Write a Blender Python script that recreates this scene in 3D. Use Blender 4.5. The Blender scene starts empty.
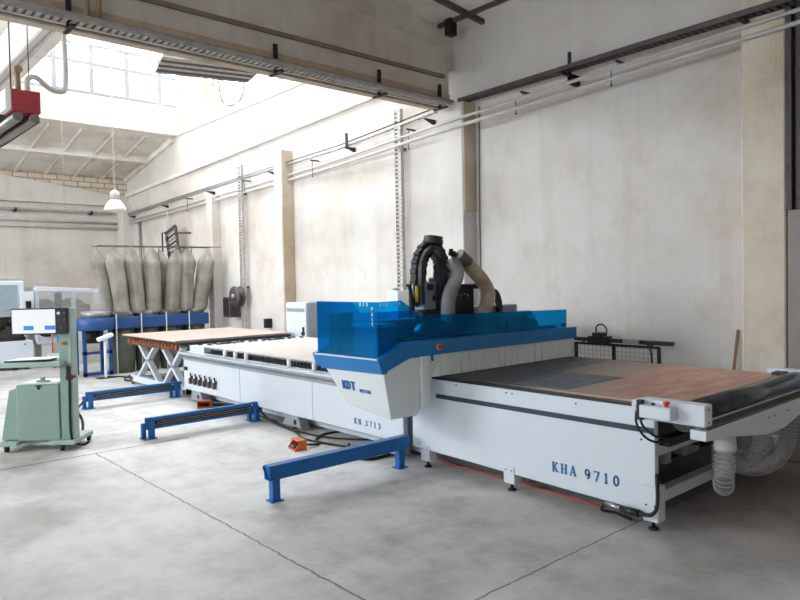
import bpy, bmesh, math, random
from mathutils import Vector, Matrix, Euler
random.seed(7)
SC = bpy.context.scene
COL = SC.collection
PI = math.pi
V = Vector

# ---------------------------------------------------------------- materials
def lin(h):
    h = h.lstrip('#'); o = []
    for i in (0, 2, 4):
        c = int(h[i:i+2], 16) / 255
        o.append(c / 12.92 if c <= .04045 else ((c + .055) / 1.055) ** 2.4)
    return (*o, 1)

def newmat(name):
    m = bpy.data.materials.new(name); m.use_nodes = True
    nt = m.node_tree; b = nt.nodes['Principled BSDF']
    return m, nt, b

def noise(nt, scale, detail=6, rough=.6, vec=None, sc3=None):
    n = nt.nodes.new('ShaderNodeTexNoise')
    n.inputs['Scale'].default_value = scale; n.inputs['Detail'].default_value = detail
    n.inputs['Roughness'].default_value = rough
    tc = nt.nodes.new('ShaderNodeTexCoord')
    src = tc.outputs['Object']
    if sc3:
        mp = nt.nodes.new('ShaderNodeMapping'); mp.inputs['Scale'].default_value = sc3
        nt.links.new(src, mp.inputs['Vector']); src = mp.outputs['Vector']
    nt.links.new(src, n.inputs['Vector'])
    return n.outputs['Fac']

def ramp(nt, fac, stops):
    r = nt.nodes.new('ShaderNodeValToRGB')
    els = r.color_ramp.elements
    while len(els) < len(stops): els.new(.5)
    for e, (p, c) in zip(els, stops):
        e.position = p; e.color = c if isinstance(c, tuple) else lin(c)
    nt.links.new(fac, r.inputs['Fac'])
    return r.outputs['Color']

def mix(nt, fac, a, b, mode='MIX'):
    m = nt.nodes.new('ShaderNodeMix'); m.data_type = 'RGBA'; m.blend_type = mode
    if isinstance(fac, float): m.inputs[0].default_value = fac
    else: nt.links.new(fac, m.inputs[0])
    for s, v in ((m.inputs[6], a), (m.inputs[7], b)):
        if isinstance(v, (tuple, str)): s.default_value = lin(v) if isinstance(v, str) else v
        else: nt.links.new(v, s)
    return m.outputs[2]

def bump(nt, b, fac, strength=.2, dist=.01):
    n = nt.nodes.new('ShaderNodeBump'); n.inputs['Strength'].default_value = strength
    n.inputs['Distance'].default_value = dist
    nt.links.new(fac, n.inputs['Height']); nt.links.new(n.outputs['Normal'], b.inputs['Normal'])

def mat(name, c, rough=.5, metal=0., var=.06, scale=6, c2=None, spec=None, bmp=0):
    m, nt, b = newmat(name)
    base = lin(c)
    if c2: other = lin(c2)
    else: other = tuple(x * (1 - var * 2.5) for x in base[:3]) + (1,)
    f = noise(nt, scale)
    col = ramp(nt, f, [(.32, other), (.62, base)])
    nt.links.new(col, b.inputs['Base Color'])
    b.inputs['Roughness'].default_value = rough; b.inputs['Metallic'].default_value = metal
    if spec is not None: b.inputs['Specular IOR Level'].default_value = spec
    if bmp: bump(nt, b, f, bmp)
    return m

def wall_mat(name, c1, c2, c3, streak=.5, med_=.55):
    m, nt, b = newmat(name)
    big = noise(nt, .55, 8, .65)
    col = ramp(nt, big, [(.34, c3), (.47, c2), (.6, c1)])
    med = noise(nt, 2.1, 10, .7)
    col = mix(nt, ramp(nt, med, [(.36, (.78, .74, .68, 1)), (.52, (1, 1, 1, 1))]), col, col, 'MIX') if False else \
        mix(nt, med_, col, ramp(nt, med, [(.34, (.72, .68, .62, 1)), (.5, (1, 1, 1, 1))]), 'MULTIPLY')
    st = noise(nt, 1.0, 6, .7, sc3=(3.2, 3.2, .25))
    col = mix(nt, streak, col, ramp(nt, st, [(.33, (.7, .64, .56, 1)), (.47, (1, 1, 1, 1))]), 'MULTIPLY')
    fine = noise(nt, 22, 8, .75)
    col = mix(nt, .3, col, ramp(nt, fine, [(.28, (.72, .7, .66, 1)), (.4, (1, 1, 1, 1))]), 'MULTIPLY')
    nt.links.new(col, b.inputs['Base Color']); b.inputs['Roughness'].default_value = .9
    bump(nt, b, med, .35, .02)
    return m

def floor_mat():
    m, nt, b = newmat('concrete floor')
    N = nt.nodes; L = nt.links
    big = noise(nt, .45, 8, .62)
    col = ramp(nt, big, [(.3, '#aaa8a5'), (.48, '#c9c7c4'), (.66, '#d8d6d2')])
    med = noise(nt, 2.6, 10, .72)
    col = mix(nt, .8, col, ramp(nt, med, [(.34, (.62, .6, .57, 1)), (.55, (1, 1, 1, 1))]), 'MULTIPLY')
    st = noise(nt, 1.3, 8, .7, sc3=(2.4, .5, 1))
    col = mix(nt, .35, col, ramp(nt, st, [(.36, (.72, .69, .66, 1)), (.5, (1, 1, 1, 1))]), 'MULTIPLY')
    # reddish sawdust worn into the slab under the conveyor's end
    tc = N.new('ShaderNodeTexCoord')
    sub = N.new('ShaderNodeVectorMath'); sub.operation = 'DISTANCE'
    sub.inputs[1].default_value = (6.3, 1.9, 0); L.new(tc.outputs['Object'], sub.inputs[0])
    mr = N.new('ShaderNodeMapRange'); mr.inputs[1].default_value = .6; mr.inputs[2].default_value = 2.3
    mr.inputs[3].default_value = .85; mr.inputs[4].default_value = 0
    L.new(sub.outputs['Value'], mr.inputs[0])
    col = mix(nt, mr.outputs[0], col, ramp(nt, med, [(.3, '#5d4a45'), (.7, '#8a736b')]))
    # expansion joints: y = 7.2 and x = 2.2 (grid of slabs), wobbling a little
    sep = N.new('ShaderNodeSeparateXYZ'); L.new(tc.outputs['Object'], sep.inputs[0])
    wob = noise(nt, 7, 4, .7)
    def joint(out, at_, w):
        a = N.new('ShaderNodeMath'); a.operation = 'MULTIPLY_ADD'; a.inputs[1].default_value = .05; a.inputs[2].default_value = -at_ - .025
        L.new(wob, a.inputs[0])
        s = N.new('ShaderNodeMath'); s.operation = 'ADD'; L.new(out, s.inputs[0]); L.new(a.outputs[0], s.inputs[1])
        ab = N.new('ShaderNodeMath'); ab.operation = 'ABSOLUTE'; L.new(s.outputs[0], ab.inputs[0])
        r = N.new('ShaderNodeMapRange'); r.inputs[1].default_value = w * .5; r.inputs[2].default_value = w
        r.inputs[3].default_value = 1; r.inputs[4].default_value = 0; L.new(ab.outputs[0], r.inputs[0])
        return r.outputs[0]
    j1 = joint(sep.outputs['Y'], 7.22, .016)
    j2 = joint(sep.outputs['X'], 2.2, .010)
    lt = N.new('ShaderNodeMath'); lt.operation = 'LESS_THAN'; lt.inputs[1].default_value = 7.22; L.new(sep.outputs['Y'], lt.inputs[0])
    j2b = N.new('ShaderNodeMath'); j2b.operation = 'MULTIPLY'; L.new(j2, j2b.inputs[0]); L.new(lt.outputs[0], j2b.inputs[1])
    lx = N.new('ShaderNodeMath'); lx.operation = 'LESS_THAN'; lx.inputs[1].default_value = 3.2; L.new(sep.outputs['X'], lx.inputs[0])
    j1b = N.new('ShaderNodeMath'); j1b.operation = 'MULTIPLY'; L.new(j1, j1b.inputs[0]); L.new(lx.outputs[0], j1b.inputs[1])
    col = mix(nt, j1b.outputs[0], col, '#4c453f')
    col = mix(nt, j2b.outputs[0], col, '#6a635b')
    j3 = joint(sep.outputs['Y'], 2.42, .008)
    col = mix(nt, j3, col, '#6f6861')
    L.new(col, b.inputs['Base Color'])
    rr = N.new('ShaderNodeMapRange'); rr.inputs[3].default_value = .42; rr.inputs[4].default_value = .68
    L.new(med, rr.inputs[0]); L.new(rr.outputs[0], b.inputs['Roughness'])
    bump(nt, b, med, .12, .01)
    return m

def belt_mat():
    """dark conveyor belt dusted with reddish sawdust in patches of its own shape"""
    m, nt, b = newmat('dusty belt'); N = nt.nodes; L = nt.links
    tc = N.new('ShaderNodeTexCoord'); sep = N.new('ShaderNodeSeparateXYZ'); L.new(tc.outputs['Object'], sep.inputs[0])
    n1 = noise(nt, 3.0, 8, .65, sc3=(1.0, 3.2, 1)); n2 = noise(nt, 11, 6, .7)
    dust = ramp(nt, n1, [(.3, '#b07f70'), (.48, '#bf9080'), (.6, '#cba491'), (.72, '#d2bfae')])
    dark = ramp(nt, n1, [(.3, '#3c3c40'), (.7, '#6c6862')])
    a = N.new('ShaderNodeMath'); a.operation = 'MULTIPLY_ADD'; a.inputs[1].default_value = .9; L.new(n1, a.inputs[0])
    xk = N.new('ShaderNodeMath'); xk.operation = 'MULTIPLY_ADD'; xk.inputs[1].default_value = -.3; xk.inputs[2].default_value = 3.3 - .3 - .45
    L.new(sep.outputs['X'], xk.inputs[0])
    ad = N.new('ShaderNodeMath'); ad.operation = 'ADD'; L.new(sep.outputs['Y'], ad.inputs[0]); L.new(xk.outputs[0], ad.inputs[1])
    L.new(ad.outputs[0], a.inputs[2])
    r = N.new('ShaderNodeMapRange'); r.inputs[1].default_value = 2.85; r.inputs[2].default_value = 3.2
    L.new(a.outputs[0], r.inputs[0])
    col = mix(nt, r.outputs[0], dust, dark)
    r2 = N.new('ShaderNodeMapRange'); r2.inputs[1].default_value = 2.45; r2.inputs[2].default_value = 2.9; r2.inputs[3].default_value = 0; r2.inputs[4].default_value = .75
    L.new(a.outputs[0], r2.inputs[0])
    col = mix(nt, r2.outputs[0], col, '#a09689')
    r3 = N.new('ShaderNodeMapRange'); r3.inputs[1].default_value = 3.15; r3.inputs[2].default_value = 3.5
    L.new(a.outputs[0], r3.inputs[0])
    col = mix(nt, r3.outputs[0], col, '#47474a')
    L.new(col, b.inputs['Base Color']); b.inputs['Roughness'].default_value = .62
    return m

def acrylic(name, tint, a=.9, rough=.03, dif=None):
    m, nt, b = newmat(name); N = nt.nodes; L = nt.links
    N.remove(b); out = N['Material Output']
    t = N.new('ShaderNodeBsdfTransparent'); t.inputs[0].default_value = tint
    g = N.new('ShaderNodeBsdfGlossy'); g.inputs['Roughness'].default_value = rough
    d = N.new('ShaderNodeBsdfDiffuse'); d.inputs[0].default_value = dif or tint
    f = N.new('ShaderNodeLayerWeight'); f.inputs[0].default_value = .25
    m1 = N.new('ShaderNodeMixShader'); m1.inputs[0].default_value = 1 - a
    L.new(t.outputs[0], m1.inputs[1]); L.new(d.outputs[0], m1.inputs[2])
    mu = N.new('ShaderNodeMath'); mu.operation = 'MULTIPLY'; mu.inputs[1].default_value = .35; L.new(f.outputs['Fresnel'], mu.inputs[0])
    m2 = N.new('ShaderNodeMixShader'); L.new(mu.outputs[0], m2.inputs[0])
    L.new(m1.outputs[0], m2.inputs[1]); L.new(g.outputs[0], m2.inputs[2])
    L.new(m2.outputs[0], out.inputs[0])
    return m

def emit(name, c, s):
    m, nt, b = newmat(name)
    b.inputs['Base Color'].default_value = (0.02, 0.02, 0.02, 1)
    b.inputs['Emission Color'].default_value = lin(c); b.inputs['Emission Strength'].default_value = s
    b.inputs['Roughness'].default_value = .3
    return m

def brick_mat():
    m, nt, b = newmat('whitewashed brick'); N = nt.nodes; L = nt.links
    tc = N.new('ShaderNodeTexCoord'); mp = N.new('ShaderNodeMapping'); mp.inputs['Rotation'].default_value = (PI/2, 0, 0)
    L.new(tc.outputs['Object'], mp.inputs[0])
    br = N.new('ShaderNodeTexBrick'); L.new(mp.outputs[0], br.inputs[0])
    br.inputs['Color1'].default_value = lin('#d8cdbd'); br.inputs['Color2'].default_value = lin('#c9bba8'); br.inputs['Mortar'].default_value = lin('#a08f7b')
    br.inputs['Scale'].default_value = 1; br.inputs['Brick Width'].default_value = .34; br.inputs['Row Height'].default_value = .14; br.inputs['Mortar Size'].default_value = .016
    L.new(br.outputs['Color'], b.inputs['Base Color']); b.inputs['Roughness'].default_value = .9
    bump(nt, b, br.outputs['Fac'], -.5, .02)
    return m

M = dict(
 wall=wall_mat('plaster wall', '#d4d0cb', '#cec9c3', '#c3b8ad', .2, .3),
 beige=wall_mat('beige plaster', '#d9d1c3', '#cec3b1', '#bda98e', .5),
 conc=wall_mat('beam concrete', '#d6d0c9', '#cbc4bb', '#bdb2a6', .3, .35),
 brown=wall_mat('stained flange', '#cbb8a4', '#b8a38d', '#9a836d', .4),
 winbar=mat('greyish window bar', '#8e9198', .6, 0, .03), groove=mat('dark groove strip', '#85786c', .9), brown2=wall_mat('stained render', '#cdbfad', '#bfae98', '#ad9a84', .3),
 whitec=wall_mat('white roof concrete', '#e9e5dd', '#ded8ce', '#cfc5b6', .3),
 brick=brick_mat(), floor=floor_mat(), belt=belt_mat(),
 steel=mat('galvanised steel', '#a9a8a5', .45, .6, .1, 14),
 dsteel=mat('dull dark steel', '#5d5854', .55, .4, .15, 14),
 trayd=mat('grey perforated steel', '#b9b5b0', .5, .15, .12, 14),
 iron=mat('black iron', '#2b2725', .6, .2, .2, 12),
 pipe=mat('painted pipe', '#c0bcb9', .45, 0, .07, 5),
 pipeb=mat('brown pipe', '#a58668', .6, 0, .15, 5),
 mwhite=mat('machine white enamel', '#d3dae2', .38, 0, .012, 2),
 mwhite2=mat('housing white enamel', '#d8dedd', .35, 0, .012, 2),
 mgrey=mat('machine grey', '#9aa0a6', .4, .1, .05, 4),
 blue=mat('blue enamel', '#0075ba', .35, 0, .05, 3),
 fblue=mat('fence blue enamel', '#0463ab', .42, 0, .08, 5),
 dblue=mat('collector blue', '#244f8c', .45, 0, .08, 5),
 navy=mat('navy stripe', '#2a3646', .4, 0, .05, 5),
 text=mat('blue lettering', '#2f7ab0', .5, 0, .02, 5),
 black=mat('black plastic', '#101114', .45, 0, .2, 10),
 rubber=mat('black rubber', '#1a1a1c', .65, 0, .2, 10),
 black2=mat('charcoal metal', '#2b2e34', .4, .2, .2, 10),
 roller=mat('black glossy roller belt', '#26292d', .2, 0, .2, 6, c2='#474b50'),
 orange=mat('orange plastic', '#d8682a', .45, 0, .08, 10),
 red=mat('red plastic', '#d42a20', .4, 0, .05, 10),
 redd=mat('heater red enamel', '#9c3442', .4, 0, .05, 5),
 redc=mat('red cable', '#d9462f', .5, 0, .05, 10),
 yellow=mat('yellow plastic', '#dfb52c', .4, 0, .05, 10),
 green=mat('grey green enamel', '#8ea89c', .42, 0, .04, 4),
 green2=mat('grey green enamel light', '#a6bbb3', .42, 0, .04, 4),
 board=mat('pale pinkish board', '#cfc3bb', .7, 0, .02, 3),
 boardp=mat('reddish board', '#c6ada0', .75, 0, .05, 3),
 bag=mat('filter felt', '#9b968e', .95, 0, .09, 3, c2='#7d7870', bmp=.3),
 bin=mat('dark green bin bag', '#565a4e', .6, 0, .12, 4),
 paper=mat('paper', '#eceef0', .8, 0, .02, 8),
 lampw=mat('lamp enamel', '#e9e2da', .4, 0, .02, 8),
 brush=mat('white bristle', '#e9efec', .75, 0, .04, 20),
 hosebrown=mat('brown hose', '#b9a691', .3, 0, .1, 6, c2='#93806c'),
 chrome=mat('machined aluminium', '#b9bec4', .3, .8, .08, 20),
 wood=mat('brown lath', '#8d6b4e', .8, 0, .1, 10),
 springo=mat('rusty orange steel', '#b5714a', .6, .2, .2, 20, c2='#5a3c2a'),
 kraft=mat('brownish packed goods', '#a8927a', .85, 0, .2, 6),
 screen=emit('screen glow', '#e8edf2', .95), screenb=emit('screen blue', '#1487dd', .9),
 tube=mat('heater tube', '#8f8a88', .35, .8, .1, 8),
 glassw=acrylic('window glass', (.96, .98, 1, 1), .98),
 blueg=acrylic('blue acrylic', (.04, .60, .90, 1), .88, .03, (.0, .34, .72, 1)),
 film=acrylic('clear film', (.9, .91, .92, 1), .84, .2),
 hoseg=acrylic('ribbed grey hose', (.62, .62, .62, 1), .45, .15, (.42, .41, .41, 1)),
 hosec=acrylic('clear hose', (.86, .86, .85, 1), .86, .12),
 smoke=acrylic('tinted hood window', (.45, .55, .6, 1), .5, .1),
)

# ---------------------------------------------------------------- builders
WM = {}
def wm(o): return WM.get(o.name, Matrix.Identity(4)) if o is not None else Matrix.Identity(4)

class MB:
    def __init__(s): s.bm = bmesh.new()
    def _add(s, vs, fs, bevel=0, seg=1):
        bv = [s.bm.verts.new(v) for v in vs]; nf = []
        for f in fs:
            try: nf.append(s.bm.faces.new([bv[i] for i in f]))
            except ValueError: pass
        if bevel:
            es = {e for f in nf for e in f.edges}
            bmesh.ops.bevel(s.bm, geom=list(es), offset=bevel, segments=seg, affect='EDGES', clamp_overlap=True)
        return s
    def box(s, x0, x1, y0, y1, z0, z1, bevel=0, seg=1):
        vs = [(x, y, z) for z in (z0, z1) for y in (y0, y1) for x in (x0, x1)]
        return s._add(vs, [(0, 2, 3, 1), (4, 5, 7, 6), (0, 1, 5, 4), (2, 6, 7, 3), (0, 4, 6, 2), (1, 3, 7, 5)], bevel, seg)
    def prism(s, pts, d, bevel=0):
        d = V(d); n = len(pts); a = [V(p) for p in pts]; vs = a + [p + d for p in a]
        nrm = sum(((a[i] - a[0]).cross(a[(i + 1) % n] - a[0]) for i in range(1, n - 1)), V((0, 0, 0)))
        fs = [tuple(range(n)), tuple(reversed(range(n, 2 * n)))] + [((i + 1) % n, i, n + i, n + (i + 1) % n) for i in range(n)]
        if nrm.dot(d) > 0: fs = [tuple(reversed(f)) for f in fs]
        return s._add(vs, fs, bevel)
    def hexa(s, a, b, bevel=0):
        """two matching polygons joined into a solid"""
        n = len(a); vs = [V(p) for p in a] + [V(p) for p in b]
        fs = [tuple(range(n)), tuple(reversed(range(n, 2 * n)))] + [((i + 1) % n, i, n + i, n + (i + 1) % n) for i in range(n)]
        return s._add(vs, fs, bevel)
    def bar(s, p0, p1, w, h, up=(0, 0, 1), bevel=0):
        p0, p1 = V(p0), V(p1); t = (p1 - p0).normalized(); side = t.cross(V(up))
        if side.length < 1e-4: side = t.cross(V((1, 0, 0)))
        side.normalize(); u = side.cross(t)
        q = [side * w / 2 * a + u * h / 2 * b for a, b in ((-1, -1), (1, -1), (1, 1), (-1, 1))]
        return s.hexa([p0 + k for k in q], [p1 + k for k in q], bevel)
    def tube(s, pts, r, seg=8, smooth=0, caps=True, rf=None):
        P = [V(p) for p in pts]
        if smooth:
            Q = []
            for i in range(len(P) - 1):
                a, b, c, d = P[max(i - 1, 0)], P[i], P[i + 1], P[min(i + 2, len(P) - 1)]
                for k in range(smooth):
                    t = k / smooth
                    Q.append(.5 * ((2 * b) + (c - a) * t + (2 * a - 5 * b + 4 * c - d) * t * t + (3 * b - a - 3 * c + d) * t ** 3))
            P = Q + [P[-1]]
        n = len(P); rings = []; nx = None
        for i, p in enumerate(P):
            t = (P[min(i + 1, n - 1)] - P[max(i - 1, 0)])
            t = t.normalized() if t.length > 1e-9 else V((0, 0, 1))
            if nx is None: nx = t.orthogonal().normalized()
            else:
                nx = nx - t * nx.dot(t)
                nx = nx.normalized() if nx.length > 1e-6 else t.orthogonal().normalized()
            ny = t.cross(nx); rr = r if rf is None else rf(i / (n - 1), i)
            rings.append([s.bm.verts.new(p + (nx * math.cos(2 * PI * k / seg) + ny * math.sin(2 * PI * k / seg)) * rr) for k in range(seg)])
        for a, b in zip(rings, rings[1:]):
            for k in range(seg):
                f = s.bm.faces.new((a[k], a[(k + 1) % seg], b[(k + 1) % seg], b[k])); f.smooth = True
        if caps:
            s.bm.faces.new(list(reversed(rings[0]))); s.bm.faces.new(rings[-1])
        return s
    def cyl(s, p0, p1, r, seg=16): return s.tube([p0, p1], r, seg)
    def lathe(s, c, prof, seg=24, ax=None):
        rot = Matrix.Identity(3) if ax is None else V((0, 0, 1)).rotation_difference(V(ax)).to_matrix()
        rings = []
        for r, z in prof:
            rings.append([s.bm.verts.new(V(c) + rot @ V((r * math.cos(2 * PI * k / seg), r * math.sin(2 * PI * k / seg), z))) for k in range(seg)])
        for a, b in zip(rings, rings[1:]):
            for k in range(seg):
                f = s.bm.faces.new((a[k], a[(k + 1) % seg], b[(k + 1) % seg], b[k])); f.smooth = True
        for rg, (r, z), rev in ((rings[0], prof[0], True), (rings[-1], prof[-1], False)):
            if r > 1e-4: s.bm.faces.new(list(reversed(rg)) if rev else rg)
        return s
    def ball(s, c, r, sc=(1, 1, 1), seg=14):
        g = bmesh.ops.create_uvsphere(s.bm, u_segments=seg, v_segments=seg // 2 + 2, radius=r)
        for v in g['verts']:
            v.co = V((v.co.x * sc[0], v.co.y * sc[1], v.co.z * sc[2])) + V(c)
            for f in v.link_faces: f.smooth = True
        return s
    def build(s, name, m, parent=None, world=True):
        if world and parent is not None: bmesh.ops.transform(s.bm, matrix=wm(parent).inverted(), verts=s.bm.verts)
        bmesh.ops.remove_doubles(s.bm, verts=s.bm.verts, dist=1e-6)
        bmesh.ops.recalc_face_normals(s.bm, faces=s.bm.faces)
        me = bpy.data.meshes.new(name); s.bm.to_mesh(me); s.bm.free()
        me.materials.append(M[m] if isinstance(m, str) else m)
        o = bpy.data.objects.new(name, me); COL.objects.link(o)
        if parent is not None: o.parent = parent; WM[o.name] = wm(parent)
        return o

def thing(name, label, cat, loc=(0, 0, 0), rz=0, group=None):
    o = bpy.data.objects.new(name, None); COL.objects.link(o); o.empty_display_size = .1
    o.location = loc; o.rotation_euler = (0, 0, rz)
    WM[o.name] = Matrix.Translation(loc) @ Matrix.Rotation(rz, 4, 'Z')
    return tag(o, label, cat, group)
def tag(o, label, cat, group=None, kind=None):
    o['label'] = label; o['category'] = cat
    if group: o['group'] = group
    if kind: o['kind'] = kind
    return o
def struct(name, mb, m, parent=None, label=None):
    o = mb.build(name, m, parent)
    if parent is None: o['kind'] = 'structure'
    return o
def lab(o, t): o['label'] = t; return o
def copy_thing(root, loc, rz, label, group=None):
    r = root.copy(); COL.objects.link(r); r.location = loc; r.rotation_euler = (0, 0, rz); r['label'] = label
    if group: r['group'] = group
    for ch in [o for o in COL.objects if o.parent == root]:
        c = ch.copy(); COL.objects.link(c); c.parent = r
        for g in [o for o in COL.objects if o.parent == ch]:
            d = g.copy(); COL.objects.link(d); d.parent = c
    return r

# glyph strokes, unit box, for slab-serif letters: (polyline, width factor)
def arc(cx, cy, rx, ry, a0, a1, n=10): return [(cx + rx * math.cos(math.radians(a0 + (a1 - a0) * i / n)), cy + ry * math.sin(math.radians(a0 + (a1 - a0) * i / n))) for i in range(n + 1)]
T, H_ = .17, .07
GL = {
 'K': ([([(.14, 0), (.14, 1)], T), ([(.16, .42), (.60, .97)], .09), ([(.28, .55), (.62, .03)], .17)], [(0, .3, 0), (0, .3, 1), (.42, .74, 1), (.46, .78, 0)]),
 'H': ([([(.14, 0), (.14, 1)], T), ([(.62, 0), (.62, 1)], T), ([(.14, .5), (.62, .5)], .08)], [(0, .3, 0), (0, .3, 1), (.48, .78, 0), (.48, .78, 1)]),
 'A': ([([(.10, 0), (.38, 1)], .08), ([(.38, 1), (.66, 0)], .17), ([(.2, .32), (.58, .32)], .07)], [(0, .24, 0), (.5, .8, 0)]),
 'N': ([([(.12, 0), (.12, 1)], .08), ([(.66, 0), (.66, 1)], .08), ([(.12, 1), (.66, 0)], .17)], [(0, .26, 0), (0, .2, 1), (.54, .8, 1)]),
 '9': ([(arc(.36, .68, .22, .28, 0, 360, 16), .13), (arc(.30, .52, .3, .46, 25, -75, 10), .13)], []),
 '7': ([([(.06, .95), (.62, .95)], .11), ([(.62, .95), (.28, 0)], .15)], [(.02, .1, .84)]),
 '1': ([([(.34, 0), (.34, 1)], T), ([(.16, .84), (.34, .97)], .08)], [(.14, .54, 0)]),
 '0': ([(arc(.36, .5, .24, .45, 0, 360, 20), .14)], []),
 '3': ([(arc(.32, .73, .22, .22, 150, -80, 10), .12), (arc(.32, .27, .26, .24, 85, -150, 10), .13)], []),
 '5': ([([(.14, .52), (.14, .96), (.58, .96)], .1), (arc(.32, .3, .25, .25, 120, -140, 10), .12)], []),
 'D': ([([(.1, 0), (.1, 1)], .2), (arc(.2, .5, .42, .44, -88, 88, 12), .15)], []),
 'T': ([([(0, .93), (.7, .93)], .15), ([(.35, 0), (.35, .93)], .2)], []),
 'k': ([([(.1, 0), (.1, 1)], .2), ([(.16, .42), (.62, .97)], .17), ([(.25, .5), (.64, .03)], .2)], []),
 'n': ([([(.1, 0), (.1, 1), (.6, 0), (.6, 1)], .13)], []), 'e': ([([(.6, 0), (.1, 0), (.1, 1), (.6, 1)], .13), ([(.1, .5), (.5, .5)], .12)], []),
 's': ([([(.08, .06), (.55, .06), (.55, .5), (.1, .5), (.1, .94), (.56, .94)], .13)], []), 't': ([([(0, .94), (.64, .94)], .13), ([(.32, 0), (.32, .94)], .13)], []),
 'i': ([([(.3, 0), (.3, 1)], .14)], []), 'g': ([([(.58, .9), (.1, .9), (.1, .06), (.58, .06), (.58, .45), (.36, .45)], .13)], []),
 'a': ([([(.04, 0), (.32, 1), (.6, 0)], .13), ([(.16, .34), (.48, .34)], .11)], []), 'p': ([([(.1, 0), (.1, .94), (.55, .94), (.55, .48), (.1, .48)], .13)], []),
 'y': ([([(.04, 1), (.32, .5), (.6, 1)], .13), ([(.32, 0), (.32, .5)], .13)], []), 'd': ([([(.1, .06), (.1, .94), (.45, .9), (.58, .5), (.45, .1), (.1, .06)], .12)], []),
}
def text(mb, s, org, ux, uz, h, adv, th=.0025):
    """letters as thin raised strokes; ux, uz unit vectors along the line and up"""
    org, ux, uz = V(org), V(ux), V(uz); nrm = ux.cross(uz)
    x = 0
    for ch in s:
        if ch in GL:
            strokes, serifs = GL[ch]
            def pt(a, b): return org + ux * (x + a * h) + uz * (b * h)
            for pl, w in strokes:
                for a, b in zip(pl, pl[1:]):
                    p, q = V(a), V(b); d = (q - p)
                    if d.length < 1e-6: continue
                    d.normalize(); p = p - d * w * .18; q = q + d * w * .18; n = V((-d.y, d.x)) * w * .68
                    mb.prism([pt(*(p + n)), pt(*(q + n)), pt(*(q - n)), pt(*(p - n))], nrm * th)
            for a, b, zz in serifs:
                z0 = zz if zz < .5 else zz - .1
                mb.prism([pt(a, z0), pt(b, z0), pt(b, z0 + .1), pt(a, z0 + .1)], nrm * th)
        x += adv * (.6 if ch == ' ' else 1)
    return mb

def ladder(mb, p0, p1, w, up=(0, 0, 1), lip=.045, pitch=.09):
    """perforated cable tray: two side flanges, cross rungs"""
    p0, p1 = V(p0), V(p1); t = (p1 - p0).normalized(); side = t.cross(V(up)).normalized(); u = side.cross(t)
    L = (p1 - p0).length
    for sg in (-1, 1): mb.bar(p0 + side * w / 2 * sg, p1 + side * w / 2 * sg, .006, lip, up)
    n = int(L / pitch)
    for i in range(n + 1):
        c = p0 + t * (i + .5) * L / (n + 1)
        mb.bar(c - side * w / 2 - u * lip * .4, c + side * w / 2 - u * lip * .4, pitch * .55, .005, u)
    return mb

# ================================================================ SETTING
XW, XL, YF, YB, YS = 6.9, -7.0, 19.2, -6.0, 15.8
ZR = 7.1
struct('floor', MB().box(XL - .3, XW + .3, YB - .3, YF + .3, -.3, 0), 'floor')
# right wall: full-height with an opening for the clerestory window
w = MB()
w.box(XW, XW + .3, YB, 10.4, 0, ZR + .2); w.box(XW, XW + .3, 10.4, 15.62, 0, 5.33); w.box(XW, XW + .3, 10.4, 15.62, 7.0, ZR + .2)
w.box(XW, XW + .3, 15.62, YF + .3, 0, ZR + .2)
struct('wall_right', w, 'wall')
w = MB().box(XL, XW, YF, YF + .3, 0, 3.87); w.box(XL, XW, YF, YF + .3, 3.87, 6.0)
struct('wall_far', w, 'wall')
# left wall with unseen window openings added for fill light; back wall
w = MB().box(XL - .3, XL, YB, YF, 0, 1.3); w.box(XL - .3, XL, YB, 9.0, 4.2, 6.2); w.box(XL - .3, XL, 15.4, YF, 4.2, 6.2); w.box(XL - .3, XL, 9.0, 15.4, 4.2, 4.65); w.box(XL - .3, XL, 9.0, 15.4, 5.75, 6.2)
for y0, y1 in ((YB, -4), (1, 2.2), (7.2, 8.4), (13.4, YF)): w.box(XL - .3, XL, y0, y1, 1.3, 4.2)
struct('wall_left', w, 'wall')
w = MB().box(XL - .3, XW + .3, YB - .3, YB, 0, 7.2)
struct('wall_back', w, 'wall')
# near-bay roof slab, slope .11 rising away from the wall, and its ribs
def zr(x): return 5.12 + .11 * (XW - x)
xr = -.05
m_ = MB(); m_.prism([(XW, YB, zr(XW)), (xr, YB, zr(xr)), (XL, YB, zr(XW)), (XL, YB, zr(XW) + .2), (xr, YB, zr(xr) + .2), (XW, YB, zr(XW) + .2)], (0, 6.62 - YB, 0))
struct('ceiling', m_, 'whitec')
for i, x in enumerate((6.62, 5.25, 3.9, 2.5)):
    struct('trim_%d' % (i + 1), MB().box(x - .025, x + .025, YB, 6.6, zr(x) - .05, zr(x) + .01), 'dsteel')
for i, y in enumerate((6.05, 4.2)):
    struct('trim_%d' % (i + 5), MB().prism([(XW, y - .03, zr(XW) - .06), (xr, y - .03, zr(xr) - .06), (xr, y - .03, zr(xr) + .01), (XW, y - .03, zr(XW) + .01)], (0, .06, 0)), 'dsteel')
struct('trim_7', MB().box(6.55, 6.68, 6.32, 6.42, 4.94, zr(6.6)), 'iron')
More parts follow.
